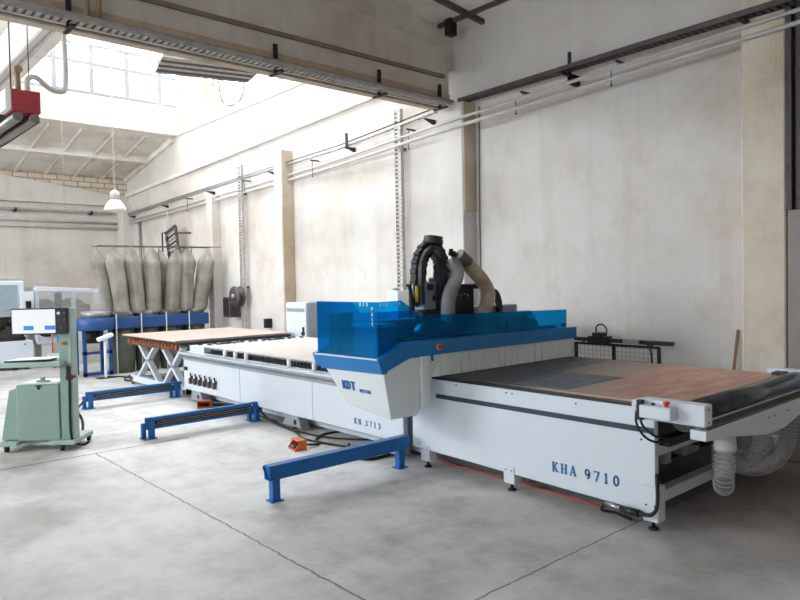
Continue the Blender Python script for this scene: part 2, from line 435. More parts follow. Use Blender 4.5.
# roof beams of the bays (double-pitched concrete girders)
def girder(name, y, d, x1=6.74, ms='conc'):
    def zt(x): return 4.78 + .11 * (7.0 - x)
    b = MB(); b.prism([(x1, y, 4.2), (xr, y, 4.2), (xr, y, zt(xr)), (x1, y, zt(x1))], (0, d, 0))
    b.prism([(xr, y, 4.2), (XL, y, 4.2), (XL, y, zt(x1)), (xr, y, zt(xr))], (0, d, 0))
    g = struct(name, b, ms)
    f = MB(); f.box(XL, x1, y - .03, y + d + .03, 4.07, 4.22, .01)
    struct('beam_flange', f, 'brown', g)
    r = MB(); r.box(xr, 6.64, y - .035, y + .01, 4.42, 4.465)  # dark raised strip along the beam face where its groove runs
    struct('beam_groove_strip', r, 'groove', g)
    return g
girder('beam_1', 6.55, .3)
girder('beam_2', 2.45 - 4.1, .3)
# infill over the first beam up to the raised roof
struct('wall_clerestory_near', MB().box(XL, XW, 6.63, 6.8, 4.6, ZR + .1), 'whitec')
# raised sawtooth bay: roof with glazed strip, left downstand, far glazed face
r = MB(); r.box(2.7, XW, 6.7, 7.8, ZR, ZR + .15); r.box(2.7, XW, 13.0, YS + .1, ZR, ZR + .15)
r.box(2.7, 3.3, 7.8, 13.0, ZR, ZR + .15); r.box(6.5, XW, 7.8, 13.0, ZR, ZR + .15)
struct('ceiling_raised', r, 'whitec')
sk = struct('window_1', MB().box(3.3, 6.5, 7.8, 13.0, ZR + .06, ZR + .075), 'glassw')
f = MB()
for i in range(8): f.box(3.3, 6.5, 7.8 + .74 * i, 7.85 + .74 * i, ZR, ZR + .055)
struct('window_frame', f, 'pipe', sk)
struct('wall_downstand_left', MB().box(2.69, 3.1, 6.85, YS, 5.4, ZR, .02), 'whitec')
struct('ceiling_left', MB().box(XL, 2.7, 6.6, YF, 5.95, 6.1), 'whitec')
# far glazed face at YS
w1 = MB().box(3.1, XW, YS + .04, YS + .055, 5.97, 7.0)
wn = struct('window_2', w1, 'glassw')
f = MB()
for x in (3.45, 4.22, 4.99, 5.76, 6.52): f.box(x - .05, x + .05, YS, YS + .09, 5.97, 7.0)
f.box(3.1, XW, YS + .01, YS + .08, 6.56, 6.64); f.box(3.1, XW, YS - .01, YS + .1, 5.93, 5.99); f.box(3.1, XW, YS - .01, YS + .1, 6.97, 7.03)
struct('window_frame', f, 'winbar', wn)
s_ = MB().box(2.69, XW, YS, YS + .25, 5.42, 5.95); s_.box(2.69, XW, YS - .12, YS + .3, 5.24, 5.46, .015)
struct('trim_8', s_, 'whitec')
# low roof behind the sawtooth, down to the far wall
zlow = lambda y: 5.3 - (y - YS) * .19
struct('ceiling_low', MB().prism([(2.5, YS + .2, zlow(YS + .2)), (2.5, YF, zlow(YF)), (2.5, YF, zlow(YF) + .15), (2.5, YS + .2, zlow(YS + .2) + .15)], (XW - 2.5, 0, 0)), 'whitec')
k = 0
for x in (3.45, 4.15, 4.85, 5.55, 6.25):
    struct('trim_%d' % (9 + k), MB().bar((x, YS + .2, zlow(YS + .2) - .03), (x, YF, zlow(YF) - .03), .07, .1), 'conc'); k += 1
struct('trim_14', MB().box(3.0, XW, 17.42, 17.58, 4.84, 5.0), 'whitec')
# white gable girder and brick fill on the far wall
b = MB().prism([(3.0, YF - .12, 3.87), (XW, YF - .12, 3.87), (XW, YF - .12, 4.12), (3.0, YF - .12, 4.6)], (0, .13, 0))
struct('beam_3', b, 'wall')
b = MB().prism([(3.0, YF - .05, 4.6), (XW, YF - .05, 4.12), (XW, YF - .05, 4.7), (3.0, YF - .05, 4.7)], (0, .06, 0))
struct('trim_15', b, 'brick')
# ledge running along the right wall
l = MB()
for (y0, z0), (y1, z1) in (((19.2, 4.17), (14.0, 4.38)), ((14.0, 4.38), (6.9, 4.66))):
    l.bar((XW - .03, y0, z0), (XW - .03, y1, z1), .09, .09)
struct('trim_16', l, 'whitec')
struct('trim_17', MB().box(XW - .05, XW + .02, 10.3, YS, 5.25, 5.34), 'whitec')
struct('trim_18', MB().bar((XW - .05, YS + .1, 5.2), (XW - .05, YF, 4.62), .1, .16), 'whitec')
# clerestory window in the right wall
w1 = MB().box(XW + .1, XW + .115, 10.4, 15.62, 5.33, 7.0)
cw = struct('window_3', w1, 'glassw')
f = MB()
for i in range(14): f.box(XW + .04, XW + .12, 10.4 + i * .4 - .02, 10.4 + i * .4 + .02, 5.33, 7.0)
f.box(XW + .05, XW + .11, 10.4, 15.62, 6.08, 6.13)
struct('window_frame', f, 'brown2', cw)
# unseen left-wall windows, added to go with the fill lamps
for i, (y0, y1) in enumerate(((-4, 1), (2.2, 7.2), (8.4, 13.4))):
    g = struct('window_%d' % (4 + i), MB().box(XL - .16, XL - .145, y0, y1, 1.3, 4.2), 'glassw')
    f = MB()
    for q in range(6): f.box(XL - .2, XL - .1, y0 + q * 1.0 - .03, y0 + q * 1.0 + .03, 1.3, 4.2)
    for z in (1.33, 2.3, 3.25, 4.17): f.box(XL - .2, XL - .1, y0, y1, z - .03, z + .03)
    struct('window_frame', f, 'pipe', g)
hw = struct('window_7', MB().box(XL - .16, XL - .145, 9.0, 15.4, 4.65, 5.75), 'glassw')  # unseen high window, added for the lamp that reaches under the beam
f = MB()
for q in range(9): f.box(XL - .2, XL - .1, 8.97 + q * .8, 9.03 + q * .8, 4.65, 5.75)
struct('window_frame', f, 'pipe', hw)
# pilasters of the right wall
P1 = struct('wall_pilaster_1', MB().box(6.65, XW + .01, 2.29, 2.67, 0, 5.1, .012), 'beige')
P2 = struct('wall_pilaster_2', MB().box(6.65, XW + .01, 6.23, 6.66, 0, 4.07, .012), 'wall')
struct('wall_pilaster_3', MB().box(6.65, XW + .01, 10.76, 11.01, 0, 4.12, .012), 'wall')
struct('trim_19', MB().box(6.66, XW, 10.735, 10.76, 0, 4.12), 'brown2')
struct('trim_20', MB().box(6.67, XW, 6.215, 6.232, 2.6, 4.06), 'brown2')
struct('wall_pilaster_4', MB().box(6.7, XW + .01, 13.66, 13.92, 0, 3.6, .012), 'wall')
struct('wall_pilaster_5', MB().box(6.6, XW + .01, 18.75, YF, 0, 3.85, .012), 'wall')

# ================================================================ SERVICES ON THE WALLS
# main cable tray on right wall
t = thing('cable_tray', 'long dark perforated cable tray running along the right wall above the pair of pipes', 'cable tray', (6.78, 2, 4.1))
m_ = MB()
pts = [(6.57, -1.0, 4.12), (6.57, 2.24, 4.065), (6.70, 6.28, 4.07)]
for a, b in zip(pts, pts[1:]): ladder(m_, a, b, .14, pitch=.07)
m_.build('tray', 'dsteel', t)
m_ = MB(); m_.tube([(6.56, -1, 4.14), (6.56, 2.3, 4.09), (6.62, 4.2, 4.09), (6.7, 6.25, 4.09)], .028, 8)
m_.tube([(6.61, -1, 4.14), (6.61, 3, 4.09), (6.74, 6.25, 4.085)], .02, 8)
m_.build('cable', 'dsteel', t)
for y in (4.59, 2.61):
    z = 4.06
    q = MB().box(6.54, XW, y - .02, y + .02, z - .06, z - .03); q.box(6.70, XW, y - .02, y + .02, z - .15, z - .03); q.box(6.70, 6.73, y - .02, y + .02, z - .15, z + .22, .006); q.build('bracket', 'iron', t)
t = thing('cable_tray', 'thin pale cable tray on the far half of the right wall, carried on small brackets', 'cable tray', (6.8, 12, 3.9))
m_ = MB(); pts = [(6.78, 6.8, 4.06), (6.78, 9.13, 3.9), (6.78, 14, 3.77), (6.78, 19.1, 3.61)]
for a, b in zip(pts, pts[1:]): ladder(m_, a, b, .06, lip=.028, pitch=.12)
m_.build('tray', 'steel', t)
MB().tube([(6.75, 6.8, 4.1), (6.75, 9.13, 3.94), (6.75, 14, 3.8), (6.75, 19.1, 3.64)], .010, 6).build('cable', 'dsteel', t)
for y, z in ((7.0, 4.0), (8.87, 3.9), (11.3, 3.82), (13.9, 3.74), (16.4, 3.68), (18.6, 3.6)):
    q = MB().prism([(6.7, y - .025, z - .02), (XW, y - .025, z - .09), (XW, y - .025, z - .02)], (0, .05, 0))
    if y == 8.87: q.box(6.72, 6.75, y - .02, y + .02, z - .05, z + .2)
    q.build('bracket', 'iron', t)
# pair of pipes
t = thing('pipe_run', 'upper of the two pale pipes clipped along the right wall', 'pipe', (6.8, 6, 3.9), group=None)
up_ = [(6.80, -1.2, 4.08), (6.80, 2.3, 3.99), (6.80, 6.3, 3.83), (6.80, 10, 3.69), (6.80, 14.6, 3.57), (6.80, 19.1, 3.47)]
lo_ = [(6.80, -1.2, 3.98), (6.80, 2.3, 3.88), (6.80, 6.3, 3.73), (6.80, 10, 3.6), (6.80, 14.6, 3.48), (6.80, 19.1, 3.38)]
up2 = [(x - .17 if y < 7 else x, y, z) for x, y, z in up_]; lo2 = [(x - .17 if y < 7 else x, y, z) for x, y, z in lo_]
MB().tube(up2, .021, 10, 4).build('pipe', 'pipe', t)
for y, z in ((4.0, 3.92), (5.3, 3.87), (7.4, 3.79), (9.9, 3.7), (12.3, 3.64), (15, 3.56)):
    MB().tube([(6.76, y, z + .12), (6.76, y, z + .03)], .006, 6).box(6.72, XW, y - .01, y + .01, z + .1, z + .125).build('hanger', 'dsteel', t)
t = thing('pipe_run', 'lower of the two pale pipes clipped along the right wall', 'pipe', (6.8, 6, 3.8))
MB().tube(lo2, .024, 10, 4).build('pipe', 'pipe', t)
for y, z in ((4.0, 3.82), (5.3, 3.77), (7.4, 3.69), (9.9, 3.6), (12.3, 3.54), (15, 3.47)):
    MB().tube([(6.62 if y < 6.5 else 6.76, y, z + .12), (6.62 if y < 6.5 else 6.76, y, z - .07)], .006, 6).ball((6.62 if y < 6.5 else 6.76, y, z - .07), .012).build('hanger', 'iron', t)
# far wall services
t = thing('cable_tray', 'long narrow cable tray across the far wall under the white gable beam', 'cable tray', (5, 19.1, 3.7))
m_ = MB(); ladder(m_, (3.0, 19.08, 3.68), (6.5, 19.08, 3.67), .09, lip=.05, pitch=.12); m_.build('tray', 'steel', t)
for x in (4.1, 5.9): MB().box(x - .02, x + .02, 19.0, YF, 3.6, 3.7).build('bracket', 'iron', t)
for z, nm in ((3.42, 'upper'), (3.27, 'lower')):
    tag(MB().tube([(3.0, 19.12, z), (6.75, 19.12, z - .02)], .03, 8).build('pipe_run', 'pipe'), nm + ' of the two white pipes running across the far wall', 'pipe')
# cable tray under the near beam
t = thing('cable_tray', 'perforated cable tray hanging along the underside of the big concrete roof beam', 'cable tray', (4, 6.45, 4.03))
m_ = MB(); ladder(m_, (-1.5, 6.42, 4.05), (6.6, 6.42, 4.04), .12, pitch=.07); m_.build('tray', 'trayd', t)
MB().tube([(-1.5, 6.36, 4.085), (3, 6.36, 4.075), (6.62, 6.36, 4.07)], .02, 8).tube([(-1.5, 6.42, 4.09), (6.6, 6.42, 4.07)], .016, 6).tube([(-1.5, 6.5, 4.0), (6.5, 6.5, 3.99)], .018, 6).build('cable', 'steel', t)
for x in (1.87, 3.98, 5.45, 6.5):
    MB().box(x - .022, x + .022, 6.47, 6.5, 3.97, 4.3).box(x - .02, x + .02, 6.35, 6.6, 3.97, 3.99).build('clamp', 'iron', t)
for x, nm in ((2.02, 'left'), (2.12, 'right')):
    tag(MB().tube([(x, 6.44, 6.0), (x, 6.44, 4.35), (x, 6.47, 4.1)], .024, 8, 3).build('riser_pipe', 'pipeb'), nm + ' of two brown pipes rising past the big beam', 'pipe')
# conduits under the left downstand
for dx, nm in ((0, 'outer'), (.12, 'inner')):
    tag(MB().tube([(2.72 + dx * 1.2, 6.85, 5.37), (2.72 + dx * 1.2, 15.7, 5.37)], .025, 8).build('conduit', 'pipe'), nm + ' of the two conduits under the left roof edge', 'conduit')
# vertical perforated trays
def vtray(y, z1, w, label, x=6.78, m='trayd', z0=0.0):
    t = thing('vertical_cable_tray', label, 'cable tray', (x, y, 0))
    q = MB(); ladder(q, (x, y, z0 + .01), (x, y, z1), w, up=(1, 0, 0), lip=.06, pitch=.06); q.build('tray', m, t)
    MB().box(x + .035, XW, y - .03, y + .03, z1 - .6, z1 - .56).box(x + .035, XW, y - .03, y + .03, 1.6, 1.64).build('bracket', 'dsteel', t)
    return t
vtray(7.64, 4.24, .13, 'tall perforated vertical tray on the wall behind the blue gantry screen')
vtray(12.5, 4.1, .14, 'far perforated vertical tray on the wall, above the small box and wheel')
t = thing('vertical_duct', 'tall dark vertical cable duct at the right edge, reaching above the pipes', 'cable duct', (6.72, 2.2, 0))
MB().box(6.62, 6.72, 2.13, 2.19, 2.26, 5.05).box(6.62, 6.72, 2.23, 2.28, 2.26, 5.05).box(6.7, 6.88, 2.13, 2.28, 2.26, 5.05).build('channel', mat('dusty dark duct', '#534c4e', .6, .2, .15, 8), t)
lab(MB().box(6.64, 6.88, 2.11, 2.27, 0, 2.26, .01).build('lower_cover', mat('warm grey cover', '#8d8881', .6), t), 'grey lower cover')
MB().tube([(6.66, 2.1, 2.2), (6.66, 2.1, 4.3)], .014, 6).build('cable', 'black', t)
tag(MB().tube([(6.885, 6.13, 4.0), (6.885, 6.15, 3.0), (6.885, 6.16, 0)], .006, 6).build('thin_conduit', 'dsteel'), 'thin dark conduit down the wall just right of the stained pilaster', 'conduit')
tag(MB().tube([(6.88, 6.72, 3.8), (6.88, 6.73, 0)], .014, 6).build('thin_conduit', 'beige'), 'thin brownish conduit down the wall just left of the stained pilaster', 'conduit')
tag(MB().tube([(6.86, 18.2, 3.4), (6.86, 18.25, 0)], .04, 8).build('drain_pipe', 'steel'), 'grey vertical pipe near the far corner behind the filter bags', 'pipe')
tag(MB().tube([(6.78, 16.2, 3.5), (6.78, 16.2, 2.9), (6.8, 16.2, 2.8)], .02, 6).build('thin_conduit', 'pipe'), 'short pale conduit dropping from the pipes above the louvre panel', 'conduit')
# louvre panel on bracket
t = thing('louvre_panel', 'tilted slatted grey louvre panel on a wall bracket above the filter bags', 'vent panel', (6.6, 15.7, 2.5))
c = V((6.62, 15.55, 2.66)); rot = Matrix.Rotation(-.25, 3, 'X')
q = MB(); w2 = .28
for yy in (-w2, w2): q.bar(c + rot @ V((0, yy, -.35)), c + rot @ V((0, yy, .35)), .06, .05, (1, 0, 0))
for zz in (-.35, .35): q.bar(c + rot @ V((0, -w2, zz)), c + rot @ V((0, w2, zz)), .06, .05, (1, 0, 0))
q.build('frame', 'dsteel', t)
for i in range(7):
    z = -.28 + i * .093
    MB().bar(c + rot @ V((-.02, -w2, z)), c + rot @ V((-.02, w2, z)), .035, .05, (1, 0, .8)).build('slat', 'iron' if i % 2 else 'steel', t)
MB().tube([(XW, 16.1, 2.2), (6.6, 16.1, 2.2), (6.6, 16.1, 2.95), (6.6, 15.9, 2.95)], .022, 6).tube([(XW, 15.15, 2.9), (6.62, 15.3, 2.9)], .02, 6).build('bracket', 'dsteel', t)
# wheel & box by far tray
t = thing('switch_box', 'small dark wall box beside a hose reel, low on the far vertical tray', 'switch box', (6.75, 12.9, 1.2))
MB().box(6.6, XW, 12.78, 13.05, 1.0, 1.42, .01).build('body', 'dsteel', t)
MB().box(6.585, 6.605, 12.8, 13.02, 1.05, 1.39).build('cover', 'iron', t)
t = thing('hose_reel', 'round grey reel mounted on the far vertical tray', 'reel', (6.7, 12.55, 1.42))
MB().lathe((6.585, 12.55, 1.44), [(.03, 0), (.2, 0), (.21, .02), (.2, .04), (.12, .05), (.12, .13), (.2, .14), (.21, .16), (.03, .17)], 28, (1, 0, 0)).build('drum', 'dsteel', t)
MB().lathe((6.575, 12.55, 1.44), [(.001, -.03), (.045, -.03), (.05, .02)], 14, (1, 0, 0)).build('hub', 'steel', t)
tag(MB().box(6.76, XW, 11.6, 11.7, .82, 1.0, .005).build('socket_box', 'iron'), 'tiny dark box on the wall above the far board stack', 'socket')
tag(MB().bar((6.72, 2.86, .0), (6.88, 2.80, 1.15), .022, .02, (1, 0, 0)).build('wooden_lath', 'wood'), 'thin brown lath leaning on the wall beside the near pilaster', 'lath')

# ================================================================ LAMP AND HEATERS
t = thing('pendant_lamp', 'white bell-shaped pendant lamp hanging on a long cord', 'lamp', (4.45, 13, 3.1))
MB().lathe((4.45, 13, 3.1), [(.19, 0), (.195, .01), (.18, .06), (.15, .12), (.09, .19), (.05, .2), (.045, .195), (.085, .18), (.145, .11), (.175, .05), (.185, .005)], 28).build('shade', 'lampw', t)
MB().lathe((4.45, 13, 3.3), [(.05, 0), (.085, .02), (.085, .14), (.05, .16), (.02, .18)], 16).build('housing', 'pipe', t)
MB().tube([(4.45, 13, 3.48), (4.45, 13, ZR)], .008, 6).build('cord', 'pipe', t)
MB().ball((4.45, 13, 3.13), .06).build('bulb', 'paper', t)
tag(MB().tube([(3.85, 14, 3.2), (3.85, 14, ZR)], .004, 5).build('hanging_wire', 'pipe'), 'thin bare wire hanging to the left of the pendant lamp', 'wire')
# radiant heater hood
t = thing('radiant_heater', 'long grey louvred radiant heater hanging under the skylight behind the beam', 'heater', (3.9, 8.1, 4.4))
A = [V((3.32, 7.93, 4.40)), V((4.49, 7.65, 4.40)), V((4.62, 8.27, 4.40)), V((3.49, 8.59, 4.40))]
up1 = [V((3.4, 8.0, 4.56)), V((4.42, 7.78, 4.56)), V((4.52, 8.2, 4.56)), V((3.53, 8.46, 4.56))]
q = MB()
for i in range(4):
    j = (i + 1) % 4; q.prism([A[i], A[j], up1[j], up1[i]], (0, 0, .006))
q.prism(up1, (0, 0, .01)); q.build('hood', 'steel', t)
lab(MB().hexa([A[0] + V((-.01, 0, 0)), A[3] + V((-.01, 0, 0)), up1[3] + V((-.01, 0, 0)), up1[0] + V((-.01, 0, 0))], [A[0], A[3], up1[3], up1[0]]).build('end_cap', 'paper', t), 'white end cap')
for k in range(1, 7):
    f0 = k / 7
    p = A[0].lerp(A[3], f0); r_ = A[1].lerp(A[2], f0)
    MB().bar(p + V((.01, 0, .02)), r_ + V((-.01, 0, .02)), .05, .012, (0, .45, 1)).build('louvre', 'trayd' if k % 2 else 'dsteel', t)
MB().tube([(3.6, 8.2, 4.56), (3.6, 8.2, ZR)], .008, 5).tube([(4.4, 8.05, 4.56), (4.4, 8.05, ZR)], .008, 5).build('hanger', 'dsteel', t)
tag(MB().tube([(4.25, 8.35, 4.4), (4.27, 8.37, 4.2), (4.36, 8.38, 4.09), (4.46, 8.36, 4.1), (4.55, 8.3, 4.2), (4.57, 8.25, 4.4)], .008, 6, 5).build('dangling_cable', 'kraft'), 'thin looped cable dangling from the right end of the grey radiant heater', 'cable')
# red burner
t = thing('burner_heater', 'tube heater with a dark red burner box hanging at the left edge', 'heater', (1.8, 8, 3.6))
MB().box(1.72, 2.0, 8.0, 8.32, 3.55, 3.78, .008).build('burner_box', 'redd', t)
lab(MB().box(1.66, 1.72, 8.0, 8.32, 3.56, 3.77, .006).build('end_cover', 'paper', t), 'white end cover')
for x in (1.78, 1.94): MB().tube([(x, 8.02, 3.50), (x - .06, 9.5, 3.48), (x - .12, 12.2, 3.46)], .05, 12).build('tube', 'tube', t)
MB().prism([(1.64, 8.34, 3.53), (1.72, 8.34, 3.62), (1.98, 8.34, 3.62), (2.07, 8.34, 3.53), (2.07, 8.34, 3.54), (1.98, 8.34, 3.635), (1.72, 8.34, 3.635), (1.64, 8.34, 3.54)], (-.12, 4, -.04)).build('reflector', 'dsteel', t)
lab(MB().tube([(1.9, 8.1, 3.78), (1.9, 8.1, 3.92), (2.0, 8.15, 3.97), (2.16, 8.2, 3.88), (2.3, 8.25, 3.9), (2.34, 8.3, 4.05), (2.34, 8.3, 4.4), (2.36, 8.4, 4.75)], .028, 10, 8, rf=lambda t_, i: .028 + .003 * (i % 2)).build('flexible_duct', 'pipe', t), 'curving pale flexible duct')
MB().tube([(1.82, 8.15, 3.78), (1.82, 8.15, 4.0)], .03, 8).tube([(1.82, 8.1, 4.02), (1.82, 8.25, 4.02)], .04, 12).build('flue', 'pipeb', t)
MB().tube([(1.74, 8.1, 3.78), (1.74, 8.1, 5.95)], .008, 5).tube([(1.95, 8.25, 3.78), (1.95, 8.25, 5.95)], .006, 5).build('hanger', 'dsteel', t)

# ================================================================ INFEED / OUTFEED CONVEYOR (near machine)
t = thing('conveyor_table', 'white outfeed conveyor table lettered KHA 9710 with a dusty dark belt top', 'conveyor table', (5.2, 3.3, 0))
side = MB().prism([(4.2, 2.245, .112), (4.2, 4.62, .168), (4.2, 4.62, .815), (4.2, 2.245, .815)], (.05, 0, 0), .004).build('front_panel', 'mwhite', t)
lab(MB().box(4.194, 4.21, 2.25, 4.3, .65, .688).build('stripe', 'navy', side), 'dark stripe along the panel')
lab(text(MB(), 'KHA 9710', (4.199, 3.065, .243), (0, -1, .0) , (0, 0, 1), .072, .077).build('lettering', 'text', side), 'blue letters KHA 9710')
q = MB()
for y, z in ((4.05, .79), (3.5, .785), (3.44, .785), (2.85, .78), (2.34, .6)): q.cyl((4.192, y, z), (4.21, y, z), .006, 8)
q.build('screw', 'iron', side)
MB().box(6.2, 6.25, 2.28, 4.6, .14, .815, .006).build('rear_panel', 'mwhite', t)
MB().box(4.2, 4.27, 2.05, 4.6, .815, .832, .003).build('top_edge', 'black2', t); MB().box(6.18, 6.25, 2.05, 4.6, .815, .832, .003).build('top_edge', 'black2', t)
MB().box(4.42, 6.1, 2.5, 4.6, .025, .30).build('lower_dark_box', 'dsteel', t)  # dark block added under the table to keep light out beneath it
bl = MB().box(4.27, 6.18, 2.1, 4.85, .79, .846, .004).build('belt', 'belt', t)
lab(MB().box(4.32, 5.15, 3.02, 3.52, .846, .8475).build('worn_patch', mat('belt patch', '#5b6672', .5, 0, .1, 6, c2='#474d55'), bl), 'dark blue-grey rectangular patch')
for y in (2.275, 3.48, 4.45):
    for x, sx in ((4.19, 1), (6.19, -1)):
        lg = MB().box(x, x + .1 * 1, y - .055, y + .055, .06, .2 if y > 2.4 else .3, .005).build('leg', 'mwhite', t)
        MB().cyl((x + .04, y, .012), (x + .04, y, .09), .013, 8).lathe((x + .04, y, 0), [(.035, 0), (.035, .012), (.012, .02)], 12).build('levelling_foot', 'iron', lg)
        MB().cyl((x - .004, y - .03, .17), (x + .01, y - .03, .17), .006, 8).cyl((x - .004, y + .03, .17), (x + .01, y + .03, .17), .006, 8).build('bolt', 'iron', lg)
for nm, y, z0, z1, x1 in (('cross_rail', 2.33, .47, .56, 6.2), ('cross_rail', 2.33, .14, .22, 5.35), ('cross_rail', 4.3, .14, .24, 6.2)):
    MB().box(4.25, x1, y - .04, y + .04, z0, z1, .004).build(nm, 'mwhite2', t)
MB().box(4.55, 4.63, 2.35, 4.4, .36, .44, .004).build('long_rail', 'mgrey', t)
MB().box(4.4, 6.15, 2.4, 4.5, .68, .72).build('bed_plate', 'mgrey', t)
MB().cyl((4.28, 3.0, .62), (6.18, 3.0, .62), .045, 16).build('return_roller', 'black2', t)
MB().box(4.28, 6.15, 2.18, 2.26, .56, .62, .004).build('drive_bar', 'black', t)
mo = MB().box(5.05, 5.3, 2.45, 2.75, .3, .56, .02).build('gear_motor', 'mgrey', t)
MB().cyl((5.3, 2.6, .44), (5.6, 2.6, .44), .09, 16).build('motor_barrel', 'mgrey', mo)
MB().cyl((5.15, 2.45, .44), (5.15, 2.40, .44), .06, 16).build('gear', 'iron', mo)
# end roller and bracket plates
MB().cyl((4.2, 2.05, .785), (6.2, 2.05, .785), .09, 32).build('end_roller', 'roller', t)
MB().prism([(4.24, 2.14, .848), (4.24, 2.10, .866), (4.24, 2.10, .86), (4.24, 2.13, .84)], (1.94, 0, 0)).build('belt_edge', 'mwhite2', t)
ep = MB().box(4.09, 4.19, 1.86, 2.29, .765, .9, .006).build('end_plate', 'mwhite', t)
MB().cyl((4.10, 1.857, .87), (4.10, 1.862, .87), .001, 6).cyl((4.14, 1.856, .87), (4.14, 1.862, .87), .006, 8).cyl((4.14, 1.856, .79), (4.14, 1.862, .79), .006, 8).build('screw', 'iron', ep)
sb = MB().box(3.99, 4.09, 2.03, 2.24, .795, .875, .006).build('switch_box', 'mwhite', t)
lab(MB().cyl((4.04, 2.08, .875), (4.04, 2.08, .89), .013, 12).lathe((4.04, 2.08, .89), [(.02, 0), (.022, .01), (.018, .018)], 14).build('stop_button', 'red', sb), 'red mushroom stop button')
lab(MB().cyl((4.04, 2.17, .875), (4.04, 2.17, .887), .013, 10).build('knob', 'black2', sb), 'small black knob')
MB().box(4.085, 4.195, 2.285, 2.345, .79, .885, .005).cyl((4.07, 2.32, .835), (4.09, 2.32, .835), .016, 12).build('plug', 'mwhite', sb)
MB().tube([(4.04, 2.25, .89), (4.02, 2.255, .86), (4.05, 2.26, .76), (4.08, 2.24, .70), (4.09, 2.18, .665), (4.16, 2.14, .64)], .008, 8, 6).tube([(4.05, 2.29, .82), (4.05, 2.29, .74), (4.07, 2.25, .66), (4.12, 2.2, .62), (4.2, 2.14, .62)], .008, 8, 6).build('cable', 'rubber', t)
MB().box(4.02, 4.06, 2.235, 2.275, .77, .9, .004).build('cable_clip', 'black', t)
ep = MB().box(6.2, 6.32, 1.86, 2.29, .77, .885, .006).build('end_plate', 'mwhite', t)
MB().box(6.06, 6.26, 2.12, 2.2, .85, .87).build('wiper', 'black', t)
# dust hood under the end
hd = MB()
prof = [(4.08, .685), (4.45, .655), (5.02, .575), (5.35, .575), (5.75, .64), (6.3, .64), (6.3, .745), (4.08, .745)]
hd.prism([(x, 1.85, z) for x, z in prof], (0, .1, 0), .002)
hood = hd.build('dust_hood', 'mwhite', t)
MB().box(4.2, 6.25, 1.945, 1.975, .74, .765).build('hood_lip', 'mwhite', hood)
g = MB()
for i in range(58): x = 4.14 + i * .036; g.bar((x, 1.86, .752), (x + .03, 1.945, .757), .012, .006)
g.box(4.12, 6.25, 1.858, 1.866, .745, .756); lab(g.build('grille', 'dsteel', hood), 'slotted steel suction grille')
g = MB()
for x in (5.05, 5.15, 5.4): g.cyl((x, 1.845, .69), (x, 1.86, .69), .006, 8)
g.build('screw', 'iron', hood)
def hose(name, pts, r, parent, m='hosec', ring='pipe', pitch=.028, sm=14):
    h = MB().tube(pts, r, 20, sm, caps=False).build(name, m, parent)
    # wire coil
    P = [V(p) for p in pts]; Q = []
    for i in range(len(P) - 1):
        a, b, c, d = P[max(i - 1, 0)], P[i], P[i + 1], P[min(i + 2, len(P) - 1)]
        for k in range(24):
            tt = k / 24; Q.append(.5 * ((2 * b) + (c - a) * tt + (2 * a - 5 * b + 4 * c - d) * tt * tt + (3 * b - a - 3 * c + d) * tt ** 3))
    Q.append(P[-1]); q = MB(); acc = 0
    for i in range(1, len(Q)):
        acc += (Q[i] - Q[i - 1]).length
        if acc >= pitch:
            acc = 0; tn = (Q[i] - Q[i - 1]).normalized(); nx = tn.orthogonal().normalized(); ny = tn.cross(nx)
            ring_pts = [Q[i] + (nx * math.cos(2 * PI * k / 20) + ny * math.sin(2 * PI * k / 20)) * (r + .001) for k in range(21)]
            q.tube(ring_pts, .0018, 4, caps=False)
    q.build('wire_coil', ring, h)
    return h
for i, (x, pts) in enumerate(((4.58, [(4.53, 1.93, .6), (4.53, 1.93, .48), (4.54, 1.94, .36), (4.58, 1.96, .29), (4.68, 2.01, .27), (4.80, 2.07, .33), (4.86, 2.1, .5)]),
                              (4.95, [(5.19, 1.95, .59), (5.19, 1.95, .5), (5.17, 1.97, .4), (5.12, 2.05, .33), (5.1, 2.25, .28)]),
                              (5.42, [(5.74, 1.95, .64), (5.73, 1.95, .5), (5.66, 1.95, .37), (5.46, 1.96, .29), (5.2, 2.0, .28), (4.98, 2.08, .34)]))):
    hose('dust_hose', pts, .062, hood)
    MB().lathe((pts[0][0], pts[0][1], pts[0][2] - .06), [(.07, 0), (.072, .03), (.066, .035), (.072, .06), (.066, .065), (.066, .1)], 20).build('hose_clamp', 'film' if i else 'pipe', hood)

# red cable & connector under near machine
tag(MB().tube([(4.40, 4.6, .02), (4.39, 3.9, .012), (4.38, 3.2, .012), (4.34, 2.72, .012)], .005, 6, 5).build('red_cable', 'redc'), 'thin red cable stretched along the floor under the white conveyor', 'cable')
t = thing('cable_coupling', 'small black cable coupling hanging at the conveyor corner leg', 'coupling', (4.2, 2.4, .1))
MB().cyl((4.16, 2.47, .11), (4.14, 2.33, .115), .024, 12).build('body', 'black2', t)
lab(MB().cyl((4.17, 2.60, .115), (4.16, 2.47, .11), .014, 10).build('tip', 'chrome', t), 'shiny metal tip')
MB().tube([(4.14, 2.33, .115), (4.13, 2.24, .13), (4.14, 2.2, .2), (4.16, 2.21, .4)], .013, 8, 6).tube([(4.17, 2.6, .115), (4.25, 2.68, .03), (4.3, 2.6, .015), (4.25, 2.45, .015)], .009, 8, 6).build('cable', 'rubber', t)

